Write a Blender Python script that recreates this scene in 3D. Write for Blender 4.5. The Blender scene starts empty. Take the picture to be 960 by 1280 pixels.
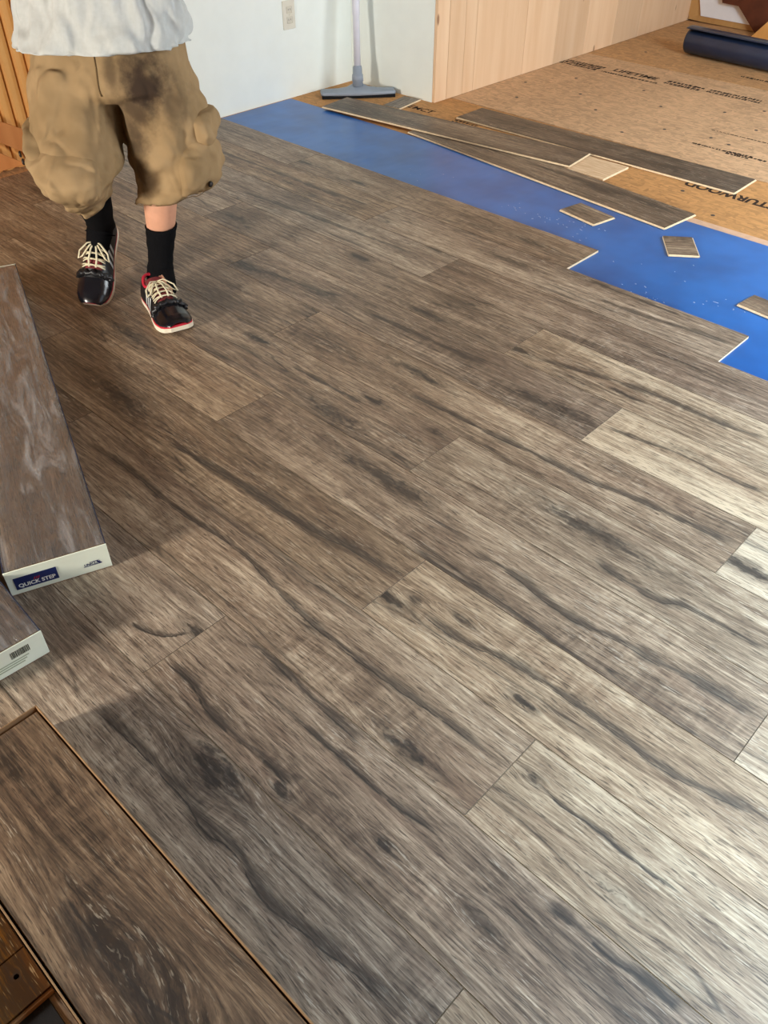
import bpy, bmesh, math, random
from mathutils import Vector, Matrix, noise

sc = bpy.context.scene
COL = sc.collection
PI = math.pi

# ------------------------------------------------------------------ camera
CAM = Vector((0.0, -0.3652, 1.2175))
YAW = math.radians(43.58)
cam_d = bpy.data.cameras.new('camera')
cam = bpy.data.objects.new('camera', cam_d)
COL.objects.link(cam)
cam_d.sensor_fit = 'AUTO'
cam_d.sensor_width = 36.0
cam_d.lens = 1034.07 / 1280 * 36.0
cam_d.clip_start = 0.02
cam.matrix_world = (Matrix.Translation(CAM) @ Matrix.Rotation(YAW, 4, 'Z')
                    @ Matrix.Rotation(math.radians(48.09), 4, 'X')
                    @ Matrix.Rotation(math.radians(0.1436), 4, 'Z'))
sc.camera = cam

# ------------------------------------------------------------------ world, light, exposure
world = bpy.data.worlds.new('world')
sc.world = world
world.use_nodes = True
bg = world.node_tree.nodes['Background']
bg.inputs[0].default_value = (0.80, 0.88, 1.0, 1)
bg.inputs[1].default_value = 1.0

def window_light(name, loc, rot, sx, sy, power, color, spread=180):
    d = bpy.data.lights.new(name, 'AREA')
    d.shape = 'RECTANGLE'
    d.size, d.size_y = sx, sy
    d.energy = power
    d.color = color
    d.spread = math.radians(spread)
    o = bpy.data.objects.new(name, d)
    o.location = loc
    o.rotation_euler = rot
    COL.objects.link(o)
    return o

# daylight entering through the openings of the right wall and of the wall behind the camera; the far right one is added fill
RX = 0.66          # right wall
NY = -2.70         # wall behind the camera
window_light('daylight_right', (RX + 0.60, 1.40, 2.10), (0, 0.68, 0), 0.90, 1.80, 215, (0.56, 0.79, 1.0), 140)
window_light('fill_right_far', (RX + 0.02, 3.00, 1.30), (0, PI/2, 0), 1.40, 1.60, 58, (0.90, 0.97, 1.0))  # unseen second window, added to brighten the white corner and panelling
window_light('daylight_near', (-1.80, NY - 0.02, 0.95), (PI/2 - 0.18, 0, -0.12), 0.44, 0.62, 34, (1.0, 0.94, 0.84), 88)

sc.view_settings.view_transform = 'Standard'
sc.view_settings.look = 'None'
sc.view_settings.gamma = 1.0
sc.view_settings.use_curve_mapping = False
sc.view_settings.exposure = 0.42

# ------------------------------------------------------------------ node helpers
class NT:
    def __init__(self, tree):
        self.t = tree
    def node(self, typ, **kw):
        n = self.t.nodes.new(typ)
        for k, v in kw.items():
            setattr(n, k, v)
        return n
    def put(self, sock, v):
        if isinstance(v, bpy.types.NodeSocket):
            self.t.links.new(v, sock)
        elif v is not None:
            sock.default_value = v
    def m(self, op, a, b=None, c=None, clamp=False):
        n = self.node('ShaderNodeMath', operation=op, use_clamp=clamp)
        for i, v in enumerate((a, b, c)):
            if v is not None:
                self.put(n.inputs[i], v)
        return n.outputs[0]
    def add(self, a, b): return self.m('ADD', a, b)
    def sub(self, a, b): return self.m('SUBTRACT', a, b)
    def mul(self, a, b): return self.m('MULTIPLY', a, b)
    def maxi(self, a, b): return self.m('MAXIMUM', a, b)
    def vec(self, x, y, z=0.0):
        n = self.node('ShaderNodeCombineXYZ')
        for i, v in enumerate((x, y, z)):
            self.put(n.inputs[i], v)
        return n.outputs[0]
    def xyz(self, v):
        n = self.node('ShaderNodeSeparateXYZ')
        self.put(n.inputs[0], v)
        return n.outputs
    def noise(self, v, scale=1.0, detail=2.0, rough=0.5, dist=0.0, col=False):
        n = self.node('ShaderNodeTexNoise', noise_dimensions='3D')
        self.put(n.inputs['Vector'], v)
        n.inputs['Scale'].default_value = scale
        n.inputs['Detail'].default_value = detail
        n.inputs['Roughness'].default_value = rough
        n.inputs['Distortion'].default_value = dist
        return n.outputs['Color' if col else 'Fac']
    def voro(self, v, scale=1.0, feature='F1', rnd=1.0):
        n = self.node('ShaderNodeTexVoronoi', feature=feature)
        self.put(n.inputs['Vector'], v)
        n.inputs['Scale'].default_value = scale
        n.inputs['Randomness'].default_value = rnd
        return n.outputs
    def rng(self, v, a, b, c=0.0, d=1.0, smooth=True):
        n = self.node('ShaderNodeMapRange', interpolation_type='SMOOTHSTEP' if smooth else 'LINEAR')
        for i, q in enumerate((v, a, b, c, d)):
            self.put(n.inputs[i], q)
        return n.outputs[0]
    def ramp(self, v, stops):
        n = self.node('ShaderNodeValToRGB')
        e = n.color_ramp.elements
        while len(e) < len(stops):
            e.new(0.5)
        for i, (p, c) in enumerate(stops):
            e[i].position = p
            e[i].color = (*c, 1)
        self.put(n.inputs[0], v)
        return n.outputs[0]
    def mix(self, f, a, b, mode='MIX'):
        n = self.node('ShaderNodeMix', data_type='RGBA', blend_type=mode)
        self.put(n.inputs[0], f)
        for s, v in ((n.inputs[6], a), (n.inputs[7], b)):
            self.put(s, (*v, 1) if isinstance(v, tuple) and len(v) == 3 else v)
        return n.outputs[2]
    def bump(self, h, strength=0.3, dist=0.001):
        n = self.node('ShaderNodeBump')
        n.inputs['Strength'].default_value = strength
        n.inputs['Distance'].default_value = dist
        self.put(n.inputs['Height'], h)
        return n.outputs[0]
    def obj(self):
        return self.node('ShaderNodeTexCoord').outputs['Object']
    def rand(self):
        return self.node('ShaderNodeObjectInfo').outputs['Random']

def new_mat(name):
    m = bpy.data.materials.new(name)
    m.use_nodes = True
    nt = NT(m.node_tree)
    b = m.node_tree.nodes['Principled BSDF']
    return m, nt, b

def s2l(r, g, b):
    f = lambda c: ((c / 255 + 0.055) / 1.055) ** 2.4 if c > 10 else c / 255 / 12.92
    return (f(r), f(g), f(b))

def plain(name, rgb, rough=0.6, spec=0.4, var=0.12, scale=30.0, bump=0.0, metal=0.0):
    m, nt, b = new_mat(name)
    c = s2l(*rgb)
    n = nt.noise(nt.obj(), scale, 3, 0.6)
    f = nt.rng(n, 0.25, 0.75)
    lo = tuple(x * (1 - var) for x in c)
    hi = tuple(min(1, x * (1 + var)) for x in c)
    nt.put(b.inputs['Base Color'], nt.mix(f, lo, hi))
    b.inputs['Roughness'].default_value = rough
    b.inputs['Specular IOR Level'].default_value = spec
    b.inputs['Metallic'].default_value = metal
    if bump:
        nt.put(b.inputs['Normal'], nt.bump(nt.noise(nt.obj(), scale * 8, 3, 0.6), bump, 0.002))
    return m

# ------------------------------------------------------------------ the laminate print (shared group)
def build_wood_group():
    g = bpy.data.node_groups.new('wood_print', 'ShaderNodeTree')
    itf = g.interface
    for n in ('X', 'Y', 'Seed', 'Dark', 'Tone', 'Warm', 'Vivid'):
        itf.new_socket(name=n, in_out='INPUT', socket_type='NodeSocketFloat')
    itf.new_socket(name='Color', in_out='OUTPUT', socket_type='NodeSocketColor')
    itf.new_socket(name='Height', in_out='OUTPUT', socket_type='NodeSocketFloat')
    nt = NT(g)
    gi = nt.node('NodeGroupInput').outputs
    go = nt.node('NodeGroupOutput').inputs
    X, Y, S, D, T, Wm = gi['X'], gi['Y'], gi['Seed'], gi['Dark'], gi['Tone'], gi['Warm']
    Z = nt.mul(S, 37.13)
    Xs = nt.add(X, nt.mul(S, 11.7))
    v = lambda kx, ky, y=None, z=0.0: nt.vec(nt.mul(Xs, kx), nt.mul(Y if y is None else y, ky), nt.add(Z, z))
    warp = nt.mul(nt.sub(nt.noise(v(3.2, 16), 1, 2), 0.5), 0.020)
    Yw = nt.add(Y, warp)
    broad = nt.noise(v(1.5, 8.5, Yw, 3.1), 1, 3, 0.55)
    streak = nt.noise(v(1.9, 62, Yw, 7.7), 1, 4, 0.66)
    fine = nt.noise(v(15, 260, Yw, 1.3), 1, 4, 0.70)
    hair = nt.noise(v(32, 420, Yw, 5.9), 1, 2, 0.6)
    blot = nt.noise(v(10, 30, None, 9.2), 1, 5, 0.72)
    # growth rings / cathedrals
    ph = nt.add(nt.mul(Yw, 330), nt.mul(nt.noise(v(1.7, 7, None, 4.4), 1, 1), 26))
    ring = nt.add(nt.mul(nt.m('SINE', ph), 0.5), 0.5)
    ringmask = nt.rng(nt.noise(v(2.1, 10, None, 8.8), 1, 2), 0.44, 0.62)
    # short cross figure (saw marks)
    saw = nt.noise(v(52, 9, None, 2.2), 1, 2, 0.55, 0.6)
    sawmask = nt.rng(nt.noise(v(2.6, 9, None, 6.1), 1, 2), 0.50, 0.66)
    t = nt.add(nt.mul(nt.sub(broad, 0.5), 0.70), 0.5)
    t = nt.add(t, nt.mul(nt.sub(streak, 0.5), 0.50))
    t = nt.add(t, nt.mul(nt.sub(fine, 0.5), 1.05))
    t = nt.add(t, nt.mul(nt.sub(blot, 0.5), 0.42))
    t = nt.add(t, nt.mul(nt.mul(nt.sub(ring, 0.5), ringmask), -0.13))
    t = nt.add(t, nt.mul(nt.mul(nt.sub(saw, 0.5), sawmask), 0.38))
    t = nt.add(t, T)
    # faint natural checks that follow the grain
    rid = nt.m('ABSOLUTE', nt.sub(nt.noise(v(1.05, 13, Yw, 5.5), 1, 2, 0.5), 0.5))
    rmask = nt.rng(nt.noise(v(1.8, 6, None, 12.3), 1, 1), 0.50, 0.62)
    check = nt.mul(nt.rng(rid, 0.013, 0.0), nt.mul(rmask, 0.75))
    rsoft = nt.mul(nt.rng(rid, 0.06, 0.0), nt.mul(rmask, 0.30))
    col = nt.ramp(t, [(0.12, s2l(58, 48, 39)), (0.38, s2l(113, 94, 75)),
                      (0.58, s2l(152, 131, 106)), (0.84, s2l(200, 181, 152))])
    red = nt.mix(nt.mul(nt.rng(nt.noise(v(3.1, 25, Yw, 2.9), 1, 2), 0.5, 0.72), 0.22), col, s2l(132, 102, 80))
    col = nt.mix(Wm, red, nt.mix(1.0, red, (1.10, 0.92, 0.76), 'MULTIPLY'))
    # limed pores (light) and open pores (dark)
    lime = nt.mul(nt.rng(hair, 0.58, 0.66), nt.rng(nt.noise(v(5, 30, None, 1.1), 1, 2), 0.45, 0.65))
    col = nt.mix(nt.mul(lime, 0.50), col, s2l(205, 190, 165))
    pore = nt.mul(nt.rng(hair, 0.44, 0.34), 0.70)
    col = nt.mix(pore, col, s2l(58, 46, 38))
    dk = nt.m('MINIMUM', nt.maxi(D, nt.maxi(check, rsoft)), 0.93)
    col = nt.mix(dk, col, nt.mix(fine, s2l(30, 27, 25), s2l(66, 58, 52)))
    hsv = nt.node('ShaderNodeHueSaturation')
    nt.put(hsv.inputs['Saturation'], gi['Vivid'])
    nt.put(hsv.inputs['Color'], col)
    nt.put(go['Color'], hsv.outputs[0])
    h = nt.sub(nt.add(nt.mul(fine, 0.6), nt.mul(hair, 0.5)), nt.mul(D, 0.5))
    nt.put(go['Height'], h)
    return g

WOOD = build_wood_group()

def wood_mat(name, seed, tone=0.0, warm=0.0, vivid=1.0, cracks=(), knots=(), rough=0.46):
    """cracks: (points[(x,y)..], width, halo); knots: (x, y, rx, ry, strength) - all plank-local metres."""
    m, nt, b = new_mat(name)
    o = nt.xyz(nt.obj())
    X, Y = o[0], o[1]
    dark = 0.0
    Yg = Y
    if cracks or knots:
        jit = nt.noise(nt.vec(nt.mul(X, 30), nt.mul(Y, 60), seed), 1, 3, 0.6, 0.0, True)
        j = nt.xyz(jit)
        Xj = nt.add(X, nt.mul(nt.sub(j[0], 0.5), 0.020))
        Yj = nt.add(Y, nt.mul(nt.sub(j[1], 0.5), 0.008))
        pat = nt.rng(nt.noise(nt.vec(nt.mul(X, 22), nt.mul(Y, 190), seed), 1, 3, 0.6), 0.30, 0.56, 0.70, 1.0)
    for pts, wd, halo in cracks:
        pts = sorted(pts)
        x0, x1 = pts[0][0], pts[-1][0]
        ys = [p[1] for p in pts]
        y0, y1 = min(ys) - 0.005, max(ys) + 0.005
        tt = nt.m('DIVIDE', nt.sub(Xj, x0), x1 - x0)
        fc = nt.node('ShaderNodeFloatCurve')
        c = fc.mapping.curves[0]
        c.points[0].location = (0.0, (pts[0][1] - y0) / (y1 - y0))
        c.points[1].location = (1.0, (pts[-1][1] - y0) / (y1 - y0))
        for p in pts[1:-1]:
            c.points.new((p[0] - x0) / (x1 - x0), (p[1] - y0) / (y1 - y0))
        fc.mapping.update()
        fc.inputs['Factor'].default_value = 1.0
        nt.put(fc.inputs['Value'], tt)
        yc = nt.add(nt.mul(fc.outputs[0], y1 - y0), y0)
        dy = nt.sub(Yj, yc)
        d = nt.m('ABSOLUTE', dy)
        tap = nt.mul(nt.rng(tt, -0.02, 0.10), nt.rng(tt, 1.02, 0.92))
        wv = nt.rng(nt.noise(nt.vec(nt.mul(X, 14), seed, 1.0), 1, 3), 0.32, 0.68, 0.40, 1.5)
        core = nt.mul(nt.rng(d, nt.mul(wv, wd * 1.35), wd * 0.15), nt.rng(wv, 0.4, 0.7, 0.45, 0.97))
        soft = nt.mul(nt.mul(nt.rng(nt.m('ABSOLUTE', nt.sub(dy, halo * 0.35)), nt.mul(wv, halo), 0.0), 0.80), pat)
        dark = nt.maxi(nt.mul(nt.maxi(core, soft), tap), dark)
    for kx, ky, rx, ry, st in knots:
        dx = nt.m('DIVIDE', nt.sub(Xj, kx), rx)
        dy = nt.m('DIVIDE', nt.sub(Yj, ky), ry)
        r = nt.m('SQRT', nt.add(nt.mul(dx, dx), nt.mul(dy, dy)))
        rj = nt.add(r, nt.mul(nt.sub(j[2], 0.5), 2.6))
        k = nt.mul(nt.rng(rj, 1.35, 0.45), nt.mul(pat, min(1.0, st * 1.12)))
        halo_ = nt.mul(nt.rng(rj, 2.6, 0.6), nt.mul(nt.rng(pat, 0.70, 1.0, 0.10, 0.62), st))
        k = nt.maxi(k, halo_)
        dark = nt.maxi(k, dark)
        Yg = nt.add(Yg, nt.mul(nt.mul(nt.rng(r, 3.2, 0.0), dy), -ry * 0.75))
    gnode = nt.node('ShaderNodeGroup')
    gnode.node_tree = WOOD
    for n, v in (('X', X), ('Y', Yg), ('Seed', seed), ('Dark', dark), ('Tone', tone), ('Warm', warm), ('Vivid', vivid)):
        nt.put(gnode.inputs[n], v)
    nt.put(b.inputs['Base Color'], gnode.outputs['Color'])
    nt.put(b.inputs['Normal'], nt.bump(gnode.outputs['Height'], 0.25, 0.0012))
    b.inputs['Roughness'].default_value = rough
    b.inputs['Specular IOR Level'].default_value = 0.5
    return m

# ------------------------------------------------------------------ mesh helpers
def link(name, me, parent=None, mats=(), loc=None, rot=None):
    o = bpy.data.objects.new(name, me)
    COL.objects.link(o)
    for mt in mats:
        me.materials.append(mt)
    if parent is not None:
        o.parent = parent
    if loc is not None:
        o.location = loc
    if rot is not None:
        o.rotation_euler = rot
    return o

def empty(name, loc=(0, 0, 0), rot=(0, 0, 0)):
    o = bpy.data.objects.new(name, None)
    COL.objects.link(o)
    o.location = loc
    o.rotation_euler = rot
    o.empty_display_size = 0.05
    return o

def tag(o, label=None, cat=None, group=None, kind=None):
    for k, v in (('label', label), ('category', cat), ('group', group), ('kind', kind)):
        if v:
            o[k] = v
    return o

def mesh(name, verts, faces, smooth=False, fm=None):
    me = bpy.data.meshes.new(name)
    me.from_pydata([tuple(v) for v in verts], [], faces)
    if fm:
        for p, i in zip(me.polygons, fm):
            p.material_index = i
    if smooth:
        for p in me.polygons:
            p.use_smooth = True
    me.update()
    return me

def box_mesh(name, x0, x1, y0, y1, z0, z1, bev=0.0, seg=2):
    bm = bmesh.new()
    bmesh.ops.create_cube(bm, size=1.0)
    for v in bm.verts:
        v.co = Vector(((x0 + x1) / 2 + v.co.x * (x1 - x0), (y0 + y1) / 2 + v.co.y * (y1 - y0), (z0 + z1) / 2 + v.co.z * (z1 - z0)))
    if bev:
        bmesh.ops.bevel(bm, geom=bm.edges[:], offset=bev, segments=seg, affect='EDGES', profile=0.5)
    me = bpy.data.meshes.new(name)
    bm.to_mesh(me)
    bm.free()
    return me

def prism(name, poly, axis, a, b):
    """poly of 2-D points extruded between a and b along axis (0,1,2)."""
    n = len(poly)
    vs = []
    for t in (a, b):
        for p in poly:
            q = [p[0], p[1]]
            q.insert(axis, t)
            vs.append(q)
    fs = [list(range(n))[::-1], [n + i for i in range(n)]] + [[i, (i + 1) % n, n + (i + 1) % n, n + i] for i in range(n)]
    me = mesh(name, vs, fs)
    bm = bmesh.new(); bm.from_mesh(me)
    bmesh.ops.recalc_face_normals(bm, faces=bm.faces[:])
    bm.to_mesh(me); bm.free()
    return me

def tube_mesh(name, pts, rad, seg=10, cap=True, flat=1.0):
    pts = [Vector(p) for p in pts]
    n = len(pts)
    rads = rad if isinstance(rad, (list, tuple)) else [rad] * n
    vs, fs = [], []
    up = Vector((0.13, 0.31, 0.94))
    for i, p in enumerate(pts):
        d = (pts[min(i + 1, n - 1)] - pts[max(i - 1, 0)]).normalized()
        a = d.cross(up)
        if a.length < 1e-4:
            a = d.cross(Vector((1, 0, 0)))
        a.normalize()
        c = a.cross(d).normalized()
        for k in range(seg):
            t = 2 * PI * k / seg
            vs.append(p + (a * math.cos(t) + c * math.sin(t) * flat) * rads[i])
    for i in range(n - 1):
        for k in range(seg):
            k2 = (k + 1) % seg
            fs.append([i * seg + k, i * seg + k2, (i + 1) * seg + k2, (i + 1) * seg + k])
    if cap:
        fs.append(list(range(seg))[::-1])
        fs.append([(n - 1) * seg + k for k in range(seg)])
    return mesh(name, vs, fs, True)

# ------------------------------------------------------------------ plank geometry
PW, PL, PT = 0.19, 1.38, 0.008
HDF = plain('hdf_core', (234, 212, 178), 0.8, 0.2, 0.10, 60)
BEV = plain('bevel_print_dark', (84, 70, 56), 0.6, 0.3, 0.15, 60)
HDF_DARK = plain('hdf_core_brown', (150, 112, 74), 0.8, 0.2, 0.12, 60)

def plank_mesh(name, L, W, T=PT, bev=0.0007, tongue=False, gap=0.0):
    """origin at the centre of the top face; printed wear layer on top, fibreboard core at the edges."""
    hx, hy = L / 2 - gap, W / 2 - gap
    vs, fs, fm = [], [], []
    for (ix, z) in ((0, -T), (0, -bev), (bev, 0.0)):
        for sx, sy in ((-1, -1), (1, -1), (1, 1), (-1, 1)):
            vs.append((sx * (hx - ix), sy * (hy - ix), z))
    fs.append([3, 2, 1, 0]); fm.append(1)
    for lev in (0, 1):
        for k in range(4):
            k2 = (k + 1) % 4
            fs.append([lev * 4 + k, lev * 4 + k2, lev * 4 + 4 + k2, lev * 4 + 4 + k])
            fm.append(1 if lev == 0 else 2)
    fs.append([8, 9, 10, 11]); fm.append(0)
    if tongue:
        for (x0, x1, y0, y1) in ((-hx, hx, -hy - 0.004, -hy), (hx, hx + 0.004, -hy, hy)):
            b0 = len(vs)
            for z in (-T * 0.75, -T * 0.40):
                vs += [(x0, y0, z), (x1, y0, z), (x1, y1, z), (x0, y1, z)]
            fs += [[b0 + 3, b0 + 2, b0 + 1, b0], [b0 + 4, b0 + 5, b0 + 6, b0 + 7]]
            fs += [[b0 + k, b0 + (k + 1) % 4, b0 + 4 + (k + 1) % 4, b0 + 4 + k] for k in range(4)]
            fm += [1] * 6
    return mesh(name, vs, fs, False, fm)

# ================================================================== THE SETTING
# ---- oriented strand board subfloor
OSBZ = -0.0102
def osb_mat(name, base, sat):
    m, nt, b = new_mat(name)
    o = nt.obj()
    x = nt.xyz(o)
    cols = []
    acc = None
    for i, (kx, ky, ang) in enumerate(((22, 90, 0.12), (20, 80, -0.45), (60, 30, 0.3), (26, 110, 0.04))):
        mp = nt.node('ShaderNodeMapping')
        mp.inputs['Rotation'].default_value = (0, 0, ang)
        mp.inputs['Scale'].default_value = (kx, ky, 1)
        mp.inputs['Location'].default_value = (i * 3.7, i * 1.9, i)
        nt.put(mp.inputs['Vector'], o)
        vo = nt.voro(mp.outputs[0], 1.0)
        sep = nt.node('ShaderNodeSeparateColor')
        nt.put(sep.inputs[0], vo['Color'])
        cols.append(sep.outputs[0])
        if acc is None:
            acc = cols[0]
        else:
            pick = nt.rng(sep.outputs[1], 0.50, 0.56)
            acc = nt.mix(pick, acc, cols[-1])
    grain = nt.noise(nt.vec(nt.mul(x[0], 20), nt.mul(x[1], 160), 0.0), 1, 3, 0.6)
    f = nt.add(nt.mul(acc, 0.75), nt.mul(grain, 0.35))
    big = nt.noise(o, 2.2, 3, 0.6)
    f = nt.add(f, nt.mul(nt.sub(big, 0.5), 0.55))
    lo, mid, hi = [s2l(*(c * k for c in base)) for k in (0.84, 0.97, 1.07)]
    nt.put(b.inputs['Base Color'], nt.ramp(f, [(0.05, lo), (0.52, mid), (1.0, hi)]))
    nt.put(b.inputs['Normal'], nt.bump(f, 0.25, 0.002))
    b.inputs['Roughness'].default_value = 0.75
    b.inputs['Specular IOR Level'].default_value = 0.25
    return m

OSB_A = osb_mat('strand_board_tan', (206, 168, 130), 1)
OSB_B = osb_mat('strand_board_orange', (192, 142, 90), 1)
OSB_C = osb_mat('strand_board_brown', (196, 152, 106), 1)

floor = link('floor', box_mesh('floor', -3.60, RX + 0.05, NY - 0.1, 6.3, OSBZ - 0.16, OSBZ - 0.019), None,
             (plain('joist_brown', (120, 90, 60)),))
tag(floor, 'wooden subfloor carrying the laid grey-brown laminate planks', kind='structure')

ys = [-2.68, -0.54, 0.68, 1.90, 3.115, 4.345, 5.56, 6.28]
for i in range(len(ys) - 1):
    cuts = [-3.56, -1.15 - 0.6 * (i % 2) + (1.6 if ys[i] > 1.5 else 0), RX + 0.03]
    for k in range(2):
        mt = OSB_B if i == 3 else (OSB_A if i == 4 else OSB_C)
        xa, xb = cuts[k] + 0.0015, cuts[k + 1] - 0.0015
        ya, yb = ys[i] + 0.003, ys[i + 1] - 0.003
        link('strand_board_sheet', box_mesh('strand_board_sheet', xa, xb, ya, yb, OSBZ - 0.018, OSBZ, 0.001, 1), floor, (mt,))

# printing and nail heads on the strand board
INK = plain('board_ink', (62, 50, 42), 0.9, 0.1, 0.25, 120)
def text_mesh(name, body, size, shear=0.0, bold=0.0, align='CENTER', depth=0.0, spacing=1.0):
    cu = bpy.data.curves.new(name, 'FONT')
    cu.body = body
    cu.size = size
    cu.align_x = align
    cu.align_y = 'CENTER'
    cu.shear = shear
    cu.offset = bold
    cu.extrude = depth
    cu.space_character = spacing
    cu.resolution_u = 4
    o = bpy.data.objects.new(name, cu)
    COL.objects.link(o)
    dg = bpy.context.evaluated_depsgraph_get()
    me = bpy.data.meshes.new_from_object(o.evaluated_get(dg))
    bpy.data.objects.remove(o)
    bpy.data.curves.remove(cu)
    me.name = name
    return me

def print_on(body, size, x, y, rot, bold=0.0, sx=1.0, spacing=1.0):
    o = link('printed_text', text_mesh('printed_text', body, size, 0, bold, spacing=spacing), floor, (INK,), (x, y, OSBZ + 0.0006), (0, 0, rot))
    o.scale = (sx, 1, 1)
    return o
print_on('STRUCTURWOOD', 0.074, -1.165, 2.890, PI, 0.003, 0.86, 1.0)
print_on('LIFETIME', 0.070, -2.41, 4.135, 0.0, 0.002, 1.0)
print_on('EMCT', 0.060, -2.835, 2.866, 0.03, 0.001, 1.0)

def dashes(cx, cy, w, h, rows, rnd):
    """lines of print too worn and small to read: rows of short broken ink strokes."""
    vs, fs = [], []
    for r in range(rows):
        y = cy + (r - (rows - 1) / 2) * h / max(rows, 1)
        x = cx - w / 2
        while x < cx + w / 2:
            l = rnd.uniform(0.006, 0.020)
            t = h / rows * rnd.uniform(0.25, 0.45)
            sk = rnd.uniform(-0.004, 0.004)
            n = len(vs)
            vs += [(x, y - t, 0), (x + l, y - t, 0), (x + l + sk, y + t, 0), (x + sk, y + t, 0)]
            fs.append([n, n + 1, n + 2, n + 3])
            x += l + rnd.uniform(0.003, 0.008)
    o = link('printed_marks', mesh('printed_marks', vs, fs), floor, (INK,), (0, 0, OSBZ + 0.0005))
    o['kind'] = 'stuff'
rnd = random.Random(5)
dashes(-2.76, 4.10, 0.30, 0.10, 3, rnd)
dashes(-2.41, 4.065, 0.34, 0.03, 1, rnd)
dashes(-2.12, 4.125, 0.20, 0.08, 2, rnd)
dashes(-1.84, 4.13, 0.28, 0.07, 2, rnd)
dashes(-1.48, 3.34, 0.34, 0.022, 1, rnd)
dashes(-1.43, 3.335, 0.10, 0.05, 2, rnd)
dashes(-1.46, 3.565, 0.42, 0.012, 1, rnd)
dashes(-2.55, 2.845, 0.12, 0.05, 2, rnd)
dashes(-1.90, 4.50, 0.16, 0.03, 1, rnd)
NAIL = plain('nail_steel', (70, 60, 54), 0.5, 0.5)
bm = bmesh.new()
bmesh.ops.create_cone(bm, cap_ends=True, segments=10, radius1=0.009, radius2=0.006, depth=0.002)
nail_me = bpy.data.meshes.new('nail_head'); bm.to_mesh(nail_me); bm.free()
nail_me.materials.append(NAIL)
for (x, y) in ((-2.62, 3.35), (-2.42, 3.62), (-2.22, 3.45), (-2.02, 3.72), (-2.60, 3.85), (-2.22, 3.90), (-1.83, 3.42),
               (-1.62, 3.46), (-1.52, 3.43), (-1.75, 3.85), (-1.52, 3.70), (-1.95, 3.25), (-2.75, 3.60), (-1.62, 4.00),
               (-2.05, 4.75), (-2.45, 4.95), (-2.62, 4.60), (-1.40, 2.80), (-1.20, 2.66)):
    link('nail_head', nail_me, floor, (), (x, y, OSBZ + 0.0008))

# ---- the laid laminate rows (row k covers v = k .. k+1 plank widths)
JOINT = {-8: -2.0, -7: -5.5, -6: -1.2, -5: -4.8, -4: -7.6, -3: -3.1, -2: -6.0, -1: -8.3,
         0: -4.99, 1: -1.86, 2: -4.05, 3: -7.75, 4: -5.22, 5: -1.68, 6: -4.05, 7: -6.06, 8: -8.57, 9: -3.68, 10: -7.0}
U0, U1 = -17.98, 3.4
LW = PL / PW
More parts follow.
